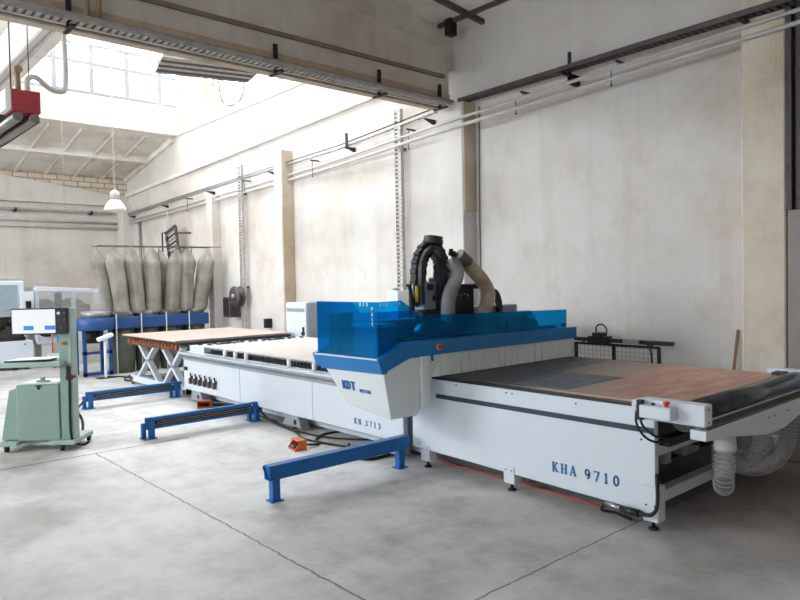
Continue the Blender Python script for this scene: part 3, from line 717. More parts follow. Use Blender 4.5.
# ================================================================ ROUTER BED (far machine)
t = thing('router_bed', 'long white flat bed machine lettered KN 3713 with side rails', 'router machine', (5.2, 7, 0))
fp = MB().box(4.2, 4.26, 4.75, 9.6, .17, .60, .006)
fp = fp.build('front_panel', 'mwhite', t)
lab(text(MB(), 'KN 3713', (4.199, 5.5, .25), (0, -1, 0), (0, 0, 1), .056, .068).build('lettering', 'text', fp), 'blue letters KN 3713')
g = MB().box(4.197, 4.2, 6.25, 6.254, .17, .6).box(4.197, 4.2, 7.9, 7.904, .17, .6)
g.build('panel_seam', 'mgrey', fp)
for i in range(6):
    y = 9.32 - i * .15
    u = MB().cyl((4.2, y, .36), (4.16, y, .36), .026, 12).box(4.15, 4.19, y - .02, y + .02, .27, .36, .004).cyl((4.175, y, .36), (4.175, y, .425), .012, 8).build('air_regulator', 'dsteel', t)
    MB().cyl((4.155, y, .375), (4.162, y, .375), .022, 12).build('dial', 'paper', u)
MB().box(4.17, 4.2, 9.47, 9.53, .45, .5).build('vent_cap', 'iron', t)
r = MB().box(4.19, 4.3, 4.7, 9.62, .6, .635, .004).box(4.22, 4.3, 4.7, 9.62, .635, .665).box(4.16, 4.3, 4.7, 9.62, .665, .69, .004)
r.build('rail_channel', 'mgrey', t)
MB().box(4.18, 4.24, 4.7, 9.62, .69, .712, .003).build('guide_rail', 'chrome', t)
MB().box(4.155, 4.165, 4.7, 9.62, .69, .705).box(4.24, 4.3, 4.7, 9.62, .7, .712).build('rail_lip', 'mwhite', t)
MB().box(4.45, 6.25, 4.7, 9.6, .03, .66).build('frame', 'mwhite', t)  # frame carried down near the floor to darken the space under the bed
MB().box(4.44, 6.2, 4.9, 9.6, .66, .75, .003).build('bed_side', 'mgrey', t)
MB().box(4.31, 4.46, 9.15, 9.61, .71, .796, .003).build('end_block', 'mwhite', t)
bd = MB().box(4.46, 6.25, 4.9, 9.62, .75, .795, .004).build('bed_top', 'mwhite', t)
pp = [(4.40, 5.2, .70)]
for i in range(58):
    y = 5.2 + .075 * i; pp += [(4.40, y, .75), (4.40, y + .018, .75), (4.40, y + .018, .705), (4.40, y + .075, .705)]
pp.append((4.40, 5.2 + .075 * 58, .70)); g = MB(); g.prism(pp, (.03, 0, 0))
g.build('clamp_row', 'dsteel', t)
for y in (8.42, 8.13, 7.84, 6.82, 6.3):
    MB().cyl((4.265, y, .70), (4.265, y, .79), .026, 12).lathe((4.265, y, .79), [(.022, 0), (.02, .012), (.008, .016)], 12).build('stop_pin', 'paper', t)
g = MB()
for i in range(7):
    y0 = 8.25 - i * .42; g.box(4.31, 4.35, y0, y0 + .12, .7, .73)
g.tube([(4.33, 5.2, .72), (4.33, 6.5, .725), (4.34, 8.5, .72)], .012, 6).build('air_line', 'iron', t)
# vacuum holes at far edge
g = MB()
for i in range(16):
    y = 9.5 - i * .055
    x = 4.42 + (i % 16) * .115
    g.lathe((x, 9.5 - .06 * (i % 2), .795), [(.036, 0), (.036, .016), (.01, .018)], 10)
for i in range(14): g.lathe((4.5 + i * .12, 9.27, .795), [(.028, 0), (.028, .012), (.01, .014)], 10)
for i in range(9): g.lathe((6.18, 9.1 - i * .22, .795), [(.034, 0), (.034, .014), (.01, .016)], 10)
g.build('suction_cup', 'iron', bd)
for x0 in (4.62, 5.5): MB().box(x0, x0 + .3, 9.37, 9.4, .795, .812).build('slot', 'iron', bd)
for y in (9.25, 6.72, 5.0):
    for x, sg in ((4.22, 1), (6.2, -1)):
        lg = MB().prism([(x, y - .2, .03), (x, y + .2, .03), (x, y + .12, .18), (x, y - .12, .18)], (.12 * sg, 0, 0), .006).build('foot', 'mgrey', t)
        MB().cyl((x - .005 * sg, y - .07, .09), (x + .01 * sg, y - .07, .09), .03, 12).cyl((x + .05 * sg, y, 0), (x + .05 * sg, y, .04), .03, 10).build('bolt_socket', 'iron', lg)
# board on bed
tag(MB().box(4.3, 6.1, 5.15, 9.12, .796, .816, .002).build('sheet_board', 'board'), 'large pale board lying on the far machine bed up to the blue gantry', 'board')

# ================================================================ GANTRY
t = thing('router_gantry', 'white and blue machine gantry with blue transparent screens and a black tool head', 'machine gantry', (4.9, 4.6, .6))
Y0, Y1 = 4.2, 5.15
# blue skirt: sloping section, as seen from its near face (x,z outline), with the kink
near = [(3.5, .94), (3.462, 1.062), (3.74, 1.178), (3.94, 1.182), (6.22, 1.165), (6.22, 1.047), (4.15, 1.052), (3.80, 1.052)]
q = MB().prism([(x, Y0, z) for x, z in near], (0, .07, 0), .004)
near_b = q.build('front_band', 'blue', t)
q = MB().hexa([(3.5, Y0 + .004, .94), (3.462, Y0 + .004, 1.06), (3.462, Y0 + .9, 1.052), (3.5, Y0 + .86, .925)][::1], [(3.56, Y0 + .004, .94), (3.53, Y0 + .004, 1.06), (3.53, Y0 + .9, 1.052), (3.56, Y0 + .86, .925)], .003)
q.build('side_band', 'blue', t)
lab(MB().hexa([(3.455, Y0 + .02, 1.056), (3.455, Y0 + .9, 1.05), (3.53, Y0 + .9, 1.05), (3.53, Y0 + .02, 1.056)], [(3.46, Y0 + .02, 1.066), (3.46, Y0 + .9, 1.06), (3.53, Y0 + .9, 1.06), (3.53, Y0 + .02, 1.066)]).build('band_cap', 'mwhite', t), 'white cap strip on the blue band')
MB().prism([(x, Y0 + .88, z) for x, z in [(3.5, .94), (3.462, 1.062), (3.74, 1.178), (6.22, 1.165), (6.22, 1.047), (3.80, 1.052)]], (0, .06, 0), .003).build('rear_band', 'blue', t)
# white tapered housing
top = [(3.52, Y0 + .01, .945), (3.52, Y0 + .82, .93), (4.19, Y0 + .82, .95), (4.19, Y0 + .01, 1.05), (3.80, Y0 + .01, 1.05)]
bot = [(3.60, Y0 + .02, .555), (3.60, Y0 + .62, .62), (3.9, Y0 + .62, .60), (3.9, Y0 + .03, .55), (3.80, Y0 + .02, .552)]
hs = MB().hexa(top, bot, .006).build('end_housing', 'mwhite2', t)
# logo on the sloped outer face
def face(y, z):   # point on outer sloped face
    tt = (.94 - z) / .385; return V((3.518 + .08 * tt, y, z))
uz = (face(4.6, .9) - face(4.6, .6)).normalized()
q = MB(); text(q, 'kDT', face(4.80, .762) - V((.004, 0, 0)), (0, -1, 0), uz, .075, .062, .003)
text(q, 'nesting', face(4.565, .752) - V((.004, 0, 0)), (0, -1, 0), uz, .028, .0215, .003)
lab(q.build('logo', mat('logo blue', '#2467ad', .5), hs), 'blue logo KDT with small lettering')
lab(MB().box(3.93, 4.02, Y0 - .012, Y0 + .02, .62, 1.05, .004).build('guide_strip', 'mwhite2', t), 'white vertical strip beside the housing')
MB().box(4.06, 4.075, Y0 - .005, Y0 + .01, 1.0, 1.1).build('seam', 'blue', t)
# stop button on band
sbn = MB().cyl((4.14, Y0, 1.115), (4.14, Y0 - .012, 1.115), .028, 16).build('stop_button', 'yellow', t)
lab(MB().cyl((4.14, Y0 - .012, 1.115), (4.14, Y0 - .035, 1.115), .018, 14).build('button_cap', 'red', sbn), 'red cap')
# brush curtain
g = MB(); x = 4.02; rnd = random.Random(3)
while x < 6.2:
    wv = rnd.uniform(.035, .12); x2 = min(x + wv, 6.2); g.prism([(x + .001, Y0 + .02, 1.05), (x2 - .001, Y0 + .02, 1.05), (x2 - rnd.choice((.001, .002, .004, .010)), Y0 + .02, .855), (x + rnd.choice((.001, .002, .006)), Y0 + .02, .855)], (0, .008, 0)); x = x2
g.box(4.02, 6.2, Y0 + .019, Y0 + .03, 1.03, 1.05); g.build('bristle_curtain', 'brush', t)
MB().box(4.19, 6.22, Y0 + .04, Y0 + .055, .9, 1.05).build('dark_gap_backing', 'black2', t)  # dark sheet behind the bristles so their gaps read as shade
MB().box(6.12, 6.24, Y0 + .05, Y0 + .8, .3, 1.16, .01).build('far_leg', 'mwhite2', t)
# acrylic screens
sc1 = MB().box(3.495, 3.503, Y0 + .05, Y0 + .9, 1.06, 1.525, .001).build('side_screen', 'blueg', t)
sc2 = MB().prism([(3.503, Y0 + .045, 1.08), (3.503, Y0 + .045, 1.525), (3.76, Y0 + .045, 1.53), (3.84, Y0 + .045, 1.48), (3.97, Y0 + .045, 1.395), (6.1, Y0 + .045, 1.355), (6.1, Y0 + .045, 1.16), (3.76, Y0 + .045, 1.16)], (0, .008, 0)).build('front_screen', 'blueg', t)
MB().prism([(3.503, Y0 + .9, 1.06), (3.503, Y0 + .9, 1.525), (3.9, Y0 + .9, 1.5), (4.0, Y0 + .9, 1.395), (6.1, Y0 + .9, 1.38), (6.1, Y0 + .9, 1.16)], (0, .008, 0)).build('rear_screen', 'blueg', t)
q = MB()
text(q, 'did', (3.4935, Y0 + .27, 1.49), (0, -1, 0), (0, 0, 1), .03, .045, .002)
q2 = V((3.4935, Y0 + .115, 1.455))
for i, ch in enumerate('pait'): text(q, ch, q2 - V((0, 0, .042 * i)), (0, -1, 0), (0, 0, 1), .028, .03, .002)
lab(q.build('warning_text', 'paper', sc1), 'small white lettering')
q = MB(); text(q, 'dyp  9  5', (3.52, Y0 + .04, 1.488), (1, 0, 0), (0, 0, 1), .028, .032, .002)
lab(q.build('warning_text', 'paper', sc2), 'small white lettering')
MB().box(6.03, 6.07, Y0 + .04, Y0 + .06, 1.18, 1.21).build('screen_clip', 'black', sc2)
# gantry beam and machine parts behind screens
MB().box(3.75, 6.2, 4.76, 4.98, 1.0, 1.33, .015).build('cross_beam', 'mgrey', t)
for z in (1.08, 1.25): MB().box(3.75, 6.2, 4.73, 4.76, z, z + .03).build('linear_rail', 'chrome', t)
MB().box(3.62, 3.8, 4.42, 4.72, 1.02, 1.30, .01).build('drive_cabinet', 'mgrey', t)
MB().box(3.60, 3.82, 4.40, 4.74, 1.30, 1.33, .004).build('cabinet_lid', 'mwhite', t)
MB().box(3.55, 3.72, 4.85, 5.0, 1.02, 1.42, .01).build('valve_block', 'black2', t)
MB().lathe((4.38, 4.50, 1.17), [(.02, 0), (.19, 0), (.21, .02), (.2, .06), (.15, .12), (.07, .155), (.02, .16)], 28).build('tool_magazine', 'black2', t)
MB().cyl((3.9, 4.42, 1.14), (6.1, 4.42, 1.14), .05, 14).build('pressure_roller', 'black', t)
MB().box(5.1, 5.6, 4.35, 4.6, 1.1, 1.34, .03).build('rear_motor_block', 'black', t)
MB().cyl((5.62, 4.45, 1.2), (5.78, 4.45, 1.2), .08, 16).build('motor', 'black', t)
MB().box(4.9, 5.75, 4.62, 4.9, 1.33, 1.42, .01).build('rack_cover', 'mgrey', t)
# carriage: head
hb = MB().box(4.36, 4.52, 4.6, 4.75, 1.40, 1.68, .01).build('head_body', 'mgrey', t)
MB().box(4.40, 4.47, 4.592, 4.6, 1.6, 1.66).box(4.47, 4.50, 4.592, 4.6, 1.5, 1.55).build('head_label', 'navy', hb)
MB().box(4.34, 4.72, 4.58, 4.74, 1.33, 1.42, .02).build('head_base', 'black2', t)
lub = MB().cyl((4.31, 4.66, 1.47), (4.31, 4.66, 1.66), .035, 14).build('lubricator', 'black2', t)
lab(MB().cyl((4.296, 4.63, 1.49), (4.296, 4.63, 1.645), .018, 12).build('oil_cup', 'yellow', lub), 'yellow oil cup')
lab(MB().cyl((4.335, 4.63, 1.49), (4.335, 4.63, 1.62), .014, 12).build('filter_cup', 'redc', lub), 'reddish filter cup')
MB().bar((4.27, 4.65, 1.40), (4.22, 4.65, 1.66), .022, .022).build('lever', 'black', t)
MB().box(4.54, 4.66, 4.56, 4.74, 1.38, 1.72, .015).build('spindle_body', 'black2', t)
MB().cyl((4.56, 4.62, 1.66), (4.56, 4.62, 1.8), .045, 16).ball((4.56, 4.62, 1.82), .045).build('spindle_motor', 'black', t)
g = MB()
for i in range(5): g.tube([(4.48 + i * .03, 4.57, 1.5), (4.47 + i * .035, 4.55, 1.65), (4.52 + i * .02, 4.56, 1.84), (4.6, 4.62, 1.9)], .008, 6, 5)
g.build('hose_bundle', 'black2', t)
MB().box(4.76, 5.06, 4.6, 4.8, 1.32, 1.64, .02).build('boring_head', 'black', t)
MB().box(4.70, 5.2, 4.6, 4.76, 1.60, 1.65, .01).build('top_plate', 'black', t)
g = MB()
for i in range(4): g.cyl((4.8 + i * .05, 4.59, 1.55 - .02 * (i % 2)), (4.8 + i * .05, 4.605, 1.55), .010, 8)
g.build('fitting', 'steel', t)
# drag chains
def chain(name, pts, w, h, m, parent):
    P = [V(p) for p in pts]; Q = []
    for i in range(len(P) - 1):
        a, b, c, d = P[max(i - 1, 0)], P[i], P[i + 1], P[min(i + 2, len(P) - 1)]
        for k in range(5):
            tt = k / 5; Q.append(.5 * ((2 * b) + (c - a) * tt + (2 * a - 5 * b + 4 * c - d) * tt * tt + (3 * b - a - 3 * c + d) * tt ** 3))
    Q.append(P[-1]); q = MB()
    for i in range(len(Q) - 1):
        q.bar(Q[i], Q[i].lerp(Q[i + 1], 1.04), w * (1 if i % 2 else .9), h, (0, 1, 0), .003)
    return q.build(name, m, parent)
lab(chain('drag_chain', [(4.33, 4.6, 1.47), (4.33, 4.6, 1.78), (4.38, 4.6, 1.93), (4.49, 4.6, 2.0), (4.59, 4.6, 1.93), (4.63, 4.6, 1.76), (4.62, 4.6, 1.6)], .045, .05, 'black2', t), 'charcoal cable chain bent into an arch')
chain('drag_chain', [(4.40, 4.72, 1.45), (4.40, 4.72, 1.75), (4.45, 4.72, 1.93), (4.58, 4.72, 2.02), (4.70, 4.74, 1.93), (4.76, 4.74, 1.75), (4.74, 4.74, 1.5)], .15, .08, 'black', t)
MB().lathe((4.56, 4.68, 2.03), [(.05, 0), (.095, .0), (.1, .03), (.09, .07), (.095, .08), (.02, .09)], 22, (.15, 0, 1)).build('duct_cap', 'black2', t)
chain('drag_chain', [(5.24, 4.6, 1.34), (5.25, 4.6, 1.5), (5.31, 4.6, 1.57), (5.38, 4.6, 1.54), (5.42, 4.6, 1.44), (5.42, 4.6, 1.34)], .05, .06, 'black', t)
g = MB()
for i in range(6): g.bar((4.70 + .035 * i, 4.58, 1.94 - .018 * i), (4.71 + .035 * i, 4.58, 1.99 - .02 * i), .016, .04, (0, 1, 0))
g.bar((4.68, 4.58, 1.95), (4.90, 4.58, 1.85), .02, .03); g.build('cable_clamp', 'black2', t)
hose('suction_hose', [(4.64, 4.52, 1.88), (4.70, 4.5, 1.79), (4.66, 4.48, 1.69), (4.56, 4.46, 1.57), (4.52, 4.45, 1.44), (4.52, 4.45, 1.24)], .066, t, 'hoseg', 'steel', .018)
lab(MB().tube([(4.84, 4.54, 1.88), (4.93, 4.52, 1.80), (5.06, 4.5, 1.68), (5.13, 4.49, 1.56), (5.09, 4.48, 1.44), (5.0, 4.47, 1.33)], .07, 18, 8, rf=lambda a, i: .07 + .002 * (i % 2)).build('suction_hose', 'hosebrown', t), 'wide smooth brown hose')
lab(MB().tube([(4.77, 4.55, 1.93), (4.88, 4.53, 1.85)], .072, 18).build('hose_collar', mat('dark brown collar', '#6a5a4c', .5), t), 'dark brown collar')

# ================================================================ BLUE GUARD BARS
def bar1():
    t = thing('guard_rail', 'solid blue floor guard rail on two short posts, nearest the camera', 'guard rail', (3.4, 4.61, 0))
    MB().box(2.66, 4.12, 4.57, 4.66, .17, .285, .006).build('rail', 'fblue', t)
    MB().prism([(2.66, 4.575, .18), (2.64, 4.585, .19), (2.64, 4.645, .275), (2.66, 4.655, .28)], (.02, 0, 0)).build('end_cap', 'fblue', t)
    for x in (2.725, 4.03):
        lg = MB().box(x - .035, x + .035, 4.58, 4.64, .01, .18, .004).build('post', 'fblue', t)
        MB().box(x - .055, x + .055, 4.56, 4.66, 0, .01, .002).build('base_plate', 'fblue', lg)
    return t
bar1()
def bar2(y, label, x0=2.82, x1=4.26):
    t = thing('guard_rail', label, 'guard rail', (3.5, y, 0), group=None)
    MB().box(x0, x1, y - .03, y + .03, .19, .23, .004).build('top_rail', 'fblue', t)
    MB().box(x0, x1, y - .03, y + .03, .10, .13, .004).build('bottom_rail', 'fblue', t)
    MB().box(x0, x1, y + .005, y + .028, .13, .19).build('back_web', 'iron', t)
    lab(MB().box(x0 + .12, x1 - .14, y - .022, y - .012, .168, .174).box(x0 + .06, x1 - .14, y - .022, y - .012, .145, .15).build('sensor_strip', mat('brass strip', '#c2a36e', .4, .4), t), 'thin brass-coloured strips')
    MB().box(x0, x0 + .05, y - .032, y + .032, .10, .232, .004).build('end_block', 'fblue', t); MB().box(x1 - .12, x1, y - .032, y + .032, .10, .232, .004).build('end_block', 'fblue', t)
    for x in (x0 + .05, x1 - .08):
        lg = MB().box(x - .03, x + .03, y - .06, y - .005, .01, .19, .004).box(x - .09, x - .045, y + .0, y + .05, .01, .17, .004).build('post', 'fblue', t)
        MB().box(x - .10, x + .05, y - .08, y + .07, 0, .01).build('base_plate', 'fblue', lg)
    MB().cyl((x1 - .14, y - .035, .2), (x1 - .14, y - .02, .2), .01, 8).build('screw', 'paper', t)
    return t
bar2(7.49, 'blue slotted floor guard rail with brass strips, the middle one of three')
bar2(9.95, 'blue slotted floor guard rail, the farthest of three beside the scissor lift', 2.93, 4.3)

# ================================================================ FLOOR ITEMS
def pedal(loc, rz, label):
    t = thing('foot_pedal', label, 'foot pedal', loc, rz)
    def P(mb): bmesh.ops.transform(mb.bm, matrix=wm(t) @ Matrix.Scale(.72, 4), verts=mb.bm.verts); return mb
    q = MB().box(-.13, .13, -.09, .09, 0, .02, .005); q.box(-.13, .13, .075, .09, .02, .13, .004)
    q.prism([(-.13, -.09, .02), (-.13, .09, .02), (-.13, .09, .135), (-.13, .0, .135)], (.012, 0, 0)); q.prism([(.118, -.09, .02), (.118, .09, .02), (.118, .09, .135), (.118, .0, .135)], (.012, 0, 0))
    q.box(-.13, .13, -.05, .09, .128, .14, .004); P(q).build('cover', 'orange', t)
    P(MB().prism([(-.08, -.08, .03), (.08, -.08, .03), (.08, .06, .06), (-.08, .06, .06)], (0, 0, .015), .004)).build('pedal_plate', 'black2', t)
    return t
pedal((3.75, 5.88, 0), -1.75, 'orange foot pedal on the floor behind the solid blue guard rail')
pedal((4.12, 8.78, 0), -.5, 'orange foot pedal on the floor behind the middle blue guard rail')
def cable(pts, label, r=.012, m='rubber'):
    return tag(MB().tube([(x, y, max(z, r)) for x, y, z in pts], r, 7, 8).build('power_cable', m), label, 'cable')
cable([(3.86, 5.86, .03), (4.0, 5.86, .012), (4.1, 6.05, .012), (4.35, 6.2, .012), (4.75, 6.1, .012)], 'black cable running from the orange pedal to under the bed')
cable([(4.2, 7.42, .14), (4.22, 7.25, .05), (4.2, 6.95, .012), (4.14, 6.5, .012), (4.02, 6.15, .012), (4.12, 5.6, .012), (4.25, 5.3, .012), (4.5, 5.2, .012)], 'black cable snaking from the middle blue rail to under the bed')
cable([(4.35, 8.0, .012), (4.3, 7.3, .012), (4.2, 6.8, .012), (4.2, 6.2, .012), (4.35, 5.8, .012), (4.6, 5.5, .012)], 'second black cable along the foot of the white bed', .01)
cable([(4.5, 5.05, .012), (4.1, 4.98, .012), (3.95, 5.05, .012), (3.95, 5.3, .012), (4.2, 5.6, .012)], 'thick black cable curving behind the end of the solid blue rail', .016)
cable([(4.3, 9.9, .14), (4.38, 9.7, .03), (4.3, 9.3, .016), (4.25, 8.9, .016), (4.5, 8.5, .016)], 'thick black cable at the end of the farthest blue rail', .02)
cable([(4.2, 13.1, .012), (4.45, 12.8, .012), (4.3, 12.3, .012), (4.5, 11.9, .012), (4.35, 11.5, .012), (4.25, 11.0, .012), (4.45, 10.6, .012), (4.7, 10.8, .012)], 'tangled black cable on the floor in front of the scissor lift', .014)
cable([(4.4, 12.9, .012), (4.7, 12.4, .012), (4.9, 12.6, .012), (4.6, 12.9, .012), (4.4, 12.3, .012), (4.25, 11.8, .012)], 'loop of black cable between the white stand and the scissor lift', .014)
cable([(2.25, 8.35, .3), (2.33, 8.5, .32), (2.42, 8.4, .15), (2.35, 8.2, .02), (2.22, 8.15, .012)], 'black cable drooping behind the green console', .016)
cable([(2.3, 8.4, .25), (2.5, 9.0, .14), (2.93, 9.93, .15)], 'black cable from the green console to the farthest blue rail', .016)

# ================================================================ CONTROL CONSOLE
ang = -math.atan2(.609, .793)
t = thing('control_console', 'grey-green control console on casters with a large bright monitor', 'control console', (1.563, 7.96, 0), ang)
MT = wm(t)
def L(mb): bmesh.ops.transform(mb.bm, matrix=MT, verts=mb.bm.verts); return mb
cab = L(MB().box(.10, .53, .0, .40, .105, .69, .008)).build('cabinet', 'green', t)
L(MB().cyl((.33, -.004, .655), (.33, .01, .655), .018, 12).box(.3, .36, -.006, .0, .67, .685)).build('latch', 'iron', cab)
L(MB().prism([(-.07, .02, .12), (.10, .02, .12), (.10, .02, .66), (.02, .02, .63)], (0, .36, 0), .004)).build('slanted_tray', 'green', t)
L(MB().box(-.06, .12, -.06, .5, .065, .11, .006)).build('base_skid', 'green2', t)
L(MB().box(.44, .70, -.06, .44, .065, .11, .006)).build('base_skid', 'green2', t)
L(MB().box(.10, .5, .1, .3, .06, .10)).build('base_plate', 'green2', t)
for x, y in ((.0, -.02), (.56, -.02), (.0, .46), (.66, .42)):
    cs = L(MB().cyl((x - .015, y, .03), (x + .015, y, .03), .03, 16)).build('caster', 'black', t)
    L(MB().box(x - .02, x + .02, y - .02, y + .02, .045, .066)).build('fork', 'iron', cs)
po = L(MB().box(.545, .66, .0, .14, .11, 1.475, .006)).build('post', 'green', t)
L(MB().box(.645, .672, -.005, .15, .11, 1.48, .006)).build('post_edge', 'green2', po)
lab(L(MB().cyl((.60, -.014, 1.115), (.60, .0, 1.115), .022, 16)).build('stop_button', 'yellow', po), 'emergency button on yellow ring')
lab(L(MB().cyl((.60, -.034, 1.115), (.60, -.014, 1.115), .014, 14)).build('button_cap', 'redc', po), 'red cap')
L(MB().box(.62, .66, -.03, 0, .74, .88, .006).cyl((.65, -.03, .76), (.65, .0, .76), .035, 14)).build('handset', 'black', po)
lab(L(MB().cyl((.672, .05, .76), (.69, .05, .76), .016, 10).cyl((.665, -.005, .86), (.665, -.025, .86), .012, 10)).build('red_button', 'red', po), 'small red buttons')
L(MB().tube([(.65, -.02, .74), (.645, -.018, .5), (.645, -.018, .2), (.67, -.015, .08), (.74, .05, .04), (.78, .1, .06)], .013, 8, 6)).build('cable', 'rubber', t)
L(MB().box(-.02, .60, -.12, .2, .885, .935, .006)).build('shelf', 'green2', t)
mn = L(MB().box(.10, .655, -.05, -.001, 1.215, 1.485, .006)).build('monitor', 'black', t)
lab(L(MB().box(.112, .54, -.053, -.05, 1.228, 1.472)).build('screen', 'screen', mn), 'bright white screen')
lab(L(MB().box(.225, .325, -.055, -.053, 1.262, 1.305).box(.435, .54, -.055, -.053, 1.262, 1.305)).build('screen_button', 'screenb', mn), 'blue boxes on the screen')
g = MB().cyl((.575, -.056, 1.43), (.575, -.05, 1.43), .016, 12); g2 = MB()
for x, z in ((.63, 1.43), (.575, 1.36), (.63, 1.36), (.60, 1.28)): g2.cyl((x, -.056, z), (x, -.05, z), .011, 10)
lab(L(g).build('power_button', 'paper', mn), 'white round button'); L(g2).build('button', 'dsteel', mn)
# loose papers / keyboard
def LP(mb, e): return L(mb).build(*e)
tag(L(MB().box(.03, .46, -.08, .15, .936, .95, .003)).build('keyboard', 'black2'), 'dark keyboard under a sheet of paper on the console shelf', 'keyboard')
tag(L(MB().prism([(.06, -.09, .952), (.5, -.09, .962), (.52, .16, .965), (.08, .16, .954)], (0, 0, .004))).build('paper_sheet', 'paper'), 'white paper lying on the shelf of the green console', 'paper')
tag(L(MB().prism([(.14, .02, .692), (.52, .02, .692), (.52, .36, .692), (.16, .36, .692)], (0, 0, .012))).build('paper_stack', 'paper'), 'papers lying on top of the green console cabinet', 'paper')
tt_ = thing('clamp_tool', 'small metal tool lying on papers on top of the console cabinet', 'tool', tuple(MT @ V((.32, .1, .705))))
L(MB().box(.27, .4, .08, .12, .705, .725, .004)).build('handle', 'steel', tt_); L(MB().cyl((.33, .1, .725), (.33, .1, .755), .025, 12)).build('knob', 'mgrey', tt_)

# ================================================================ DUST COLLECTOR
def dc(v): return v * .955
t = thing('dust_collector', 'dust collector with a row of tall grey filter bags over a blue duct', 'dust collector', (5.3, 13.6, 0))
MB().box(4.42, 6.46, 13.35, 13.95, .87, 1.10, .012).build('duct', 'dblue', t)
vol = MB().lathe((4.18, 13.55, .87), [(.05, 0), (.34, 0), (.36, .015), (.36, .215), (.34, .23), (.05, .23)], 32).build('blower_housing', 'dblue', t)
MB().lathe((4.22, 13.55, 1.1), [(.12, 0), (.25, .0), (.27, .12), (.12, .13), (.085, .15)], 24).build('inlet_cone', 'steel', vol)
lab(MB().tube([(4.24, 13.55, 1.22), (4.24, 13.55, 1.65)], .075, 16, rf=None).build('inlet_pipe', 'film', vol), 'plastic-wrapped inlet pipe')
MB().cyl((4.15, 13.55, .62), (4.15, 13.55, .87), .13, 20).build('blower_motor', 'iron', vol)
for x, y in ((3.95, 13.4), (4.42, 13.4), (4.42, 13.9), (3.95, 13.9)): MB().box(x - .03, x + .03, y - .03, y + .03, 0, .88).build('frame_leg', 'dblue', t)
MB().box(3.92, 4.5, 13.37, 13.43, .02, .08).build('frame_rail', 'dblue', t); MB().box(3.92, 4.45, 13.37, 13.42, .42, .47).build('frame_rail', 'dblue', t)
for x in (4.52, 5.0, 5.5, 5.98, 6.42):
    MB().tube([(x, 13.33, 0), (x, 13.33, 1.16)], .013, 8).build('stand_pole', 'pipe', t)
for i in range(4):
    x0 = 4.48 + i * .49
    b = MB().lathe((x0 + .24, 13.62, 0), [(.2, 0), (.22, .01), (.235, .3), (.23, .6), (.235, .87)], 20).build('collection_bag', 'bin', t)
    MB().lathe((x0 + .24, 13.62, 1.1), [(.22, 0), (.235, .0), (.235, .09), (.22, .1)], 24).build('collar', 'bag', t)
def felt_bag(xb, yb, xt, yt, r, seed, zt=2.42, zb=1.16):
    rn = random.Random(seed); ph = rn.uniform(0, 6); n = 22; seg = 26; bm_ = MB(); rings = []
    for i in range(n + 1):
        f = i / n; cx = xb + (xt - xb) * f + .012 * math.sin(f * 5 + ph); cy = yb + (yt - yb) * f
        if f < .1: rr = r * (.95 + f * .4)
        elif f < .8: rr = r * (.93 + .16 * (f - .1) + .03 * math.sin(f * 4 + ph))
        else: rr = r * (1.04 - ((f - .8) / .2) ** 1.15 * .72)
        fold = .05 + .22 * max(0, f - .6) / .4
        ring = []
        for k in range(seg):
            a = 2 * PI * k / seg
            q = rr * (1 + fold * math.sin(3 * a + ph + f * 1.5) + .5 * fold * math.sin(7 * a + ph * 2))
            pin = max(0, (f - .8) / .2)
            q *= 1 - .10 * (1 - pin) * max(0, math.sin(5 * a + ph)) ** 3
            ring.append(bm_.bm.verts.new((cx + q * math.cos(a) * (1 - .30 * pin), cy + q * math.sin(a) * (1 - .82 * pin), zb + (zt - zb) * f)))
        rings.append(ring)
    for a, b in zip(rings, rings[1:]):
        for k in range(seg):
            ff = bm_.bm.faces.new((a[k], a[(k + 1) % seg], b[(k + 1) % seg], b[k])); ff.smooth = True
    bm_.bm.faces.new(list(reversed(rings[0]))); bm_.bm.faces.new(rings[-1])
    bm_.tube([(xt, yt, zt - .03), (xt, yt, zt + .05)], .008, 5)
    return bm_.build('filter_bag', 'bag', t)
def bx(px): return 4.42 + (px - 99) * (6.72 - 4.42) / 118 - .05 * math.sin(max(0, min(1, (px - 99) / 118)) * PI)
front = [(105, 115), (124, 130), (145, 147), (172, 165), (184, 180), (205, 195)]
back = [(96, 107), (114, 123), (134, 138), (156, 157), (163, 172), (193, 187), (216, 204)]
for i, (a, b) in enumerate(front): felt_bag(bx(b), 13.5, bx(a), 13.44, .155, i)
for i, (a, b) in enumerate(back): felt_bag(bx(b), 13.78, bx(a), 13.84, .15, 20 + i)
g = MB()
for y in (13.46, 13.8): g.tube([(4.25, y, 2.47), (6.78, y, 2.48)], .009, 6)
for x in (4.62, 5.2, 5.5, 6.2): g.tube([(x, 13.62, 1.1), (x, 13.62, 2.48)], .009, 6)
g.build('hanging_frame', 'dsteel', t)

# white stand
t = thing('sensor_stand', 'slim white floor stand with a small angled head in front of the dust collector', 'stand', (4.2, 13.0, 0))
MB().box(4.17, 4.21, 12.98, 13.02, .012, .70, .004).build('post', 'paper', t)
MB().bar((4.06, 13, .71), (4.33, 13, .80), .12, .07, (0, 0, 1), .012).build('head', 'paper', t)
MB().box(4.03, 4.36, 12.9, 13.1, 0, .014).build('base', 'iron', t)

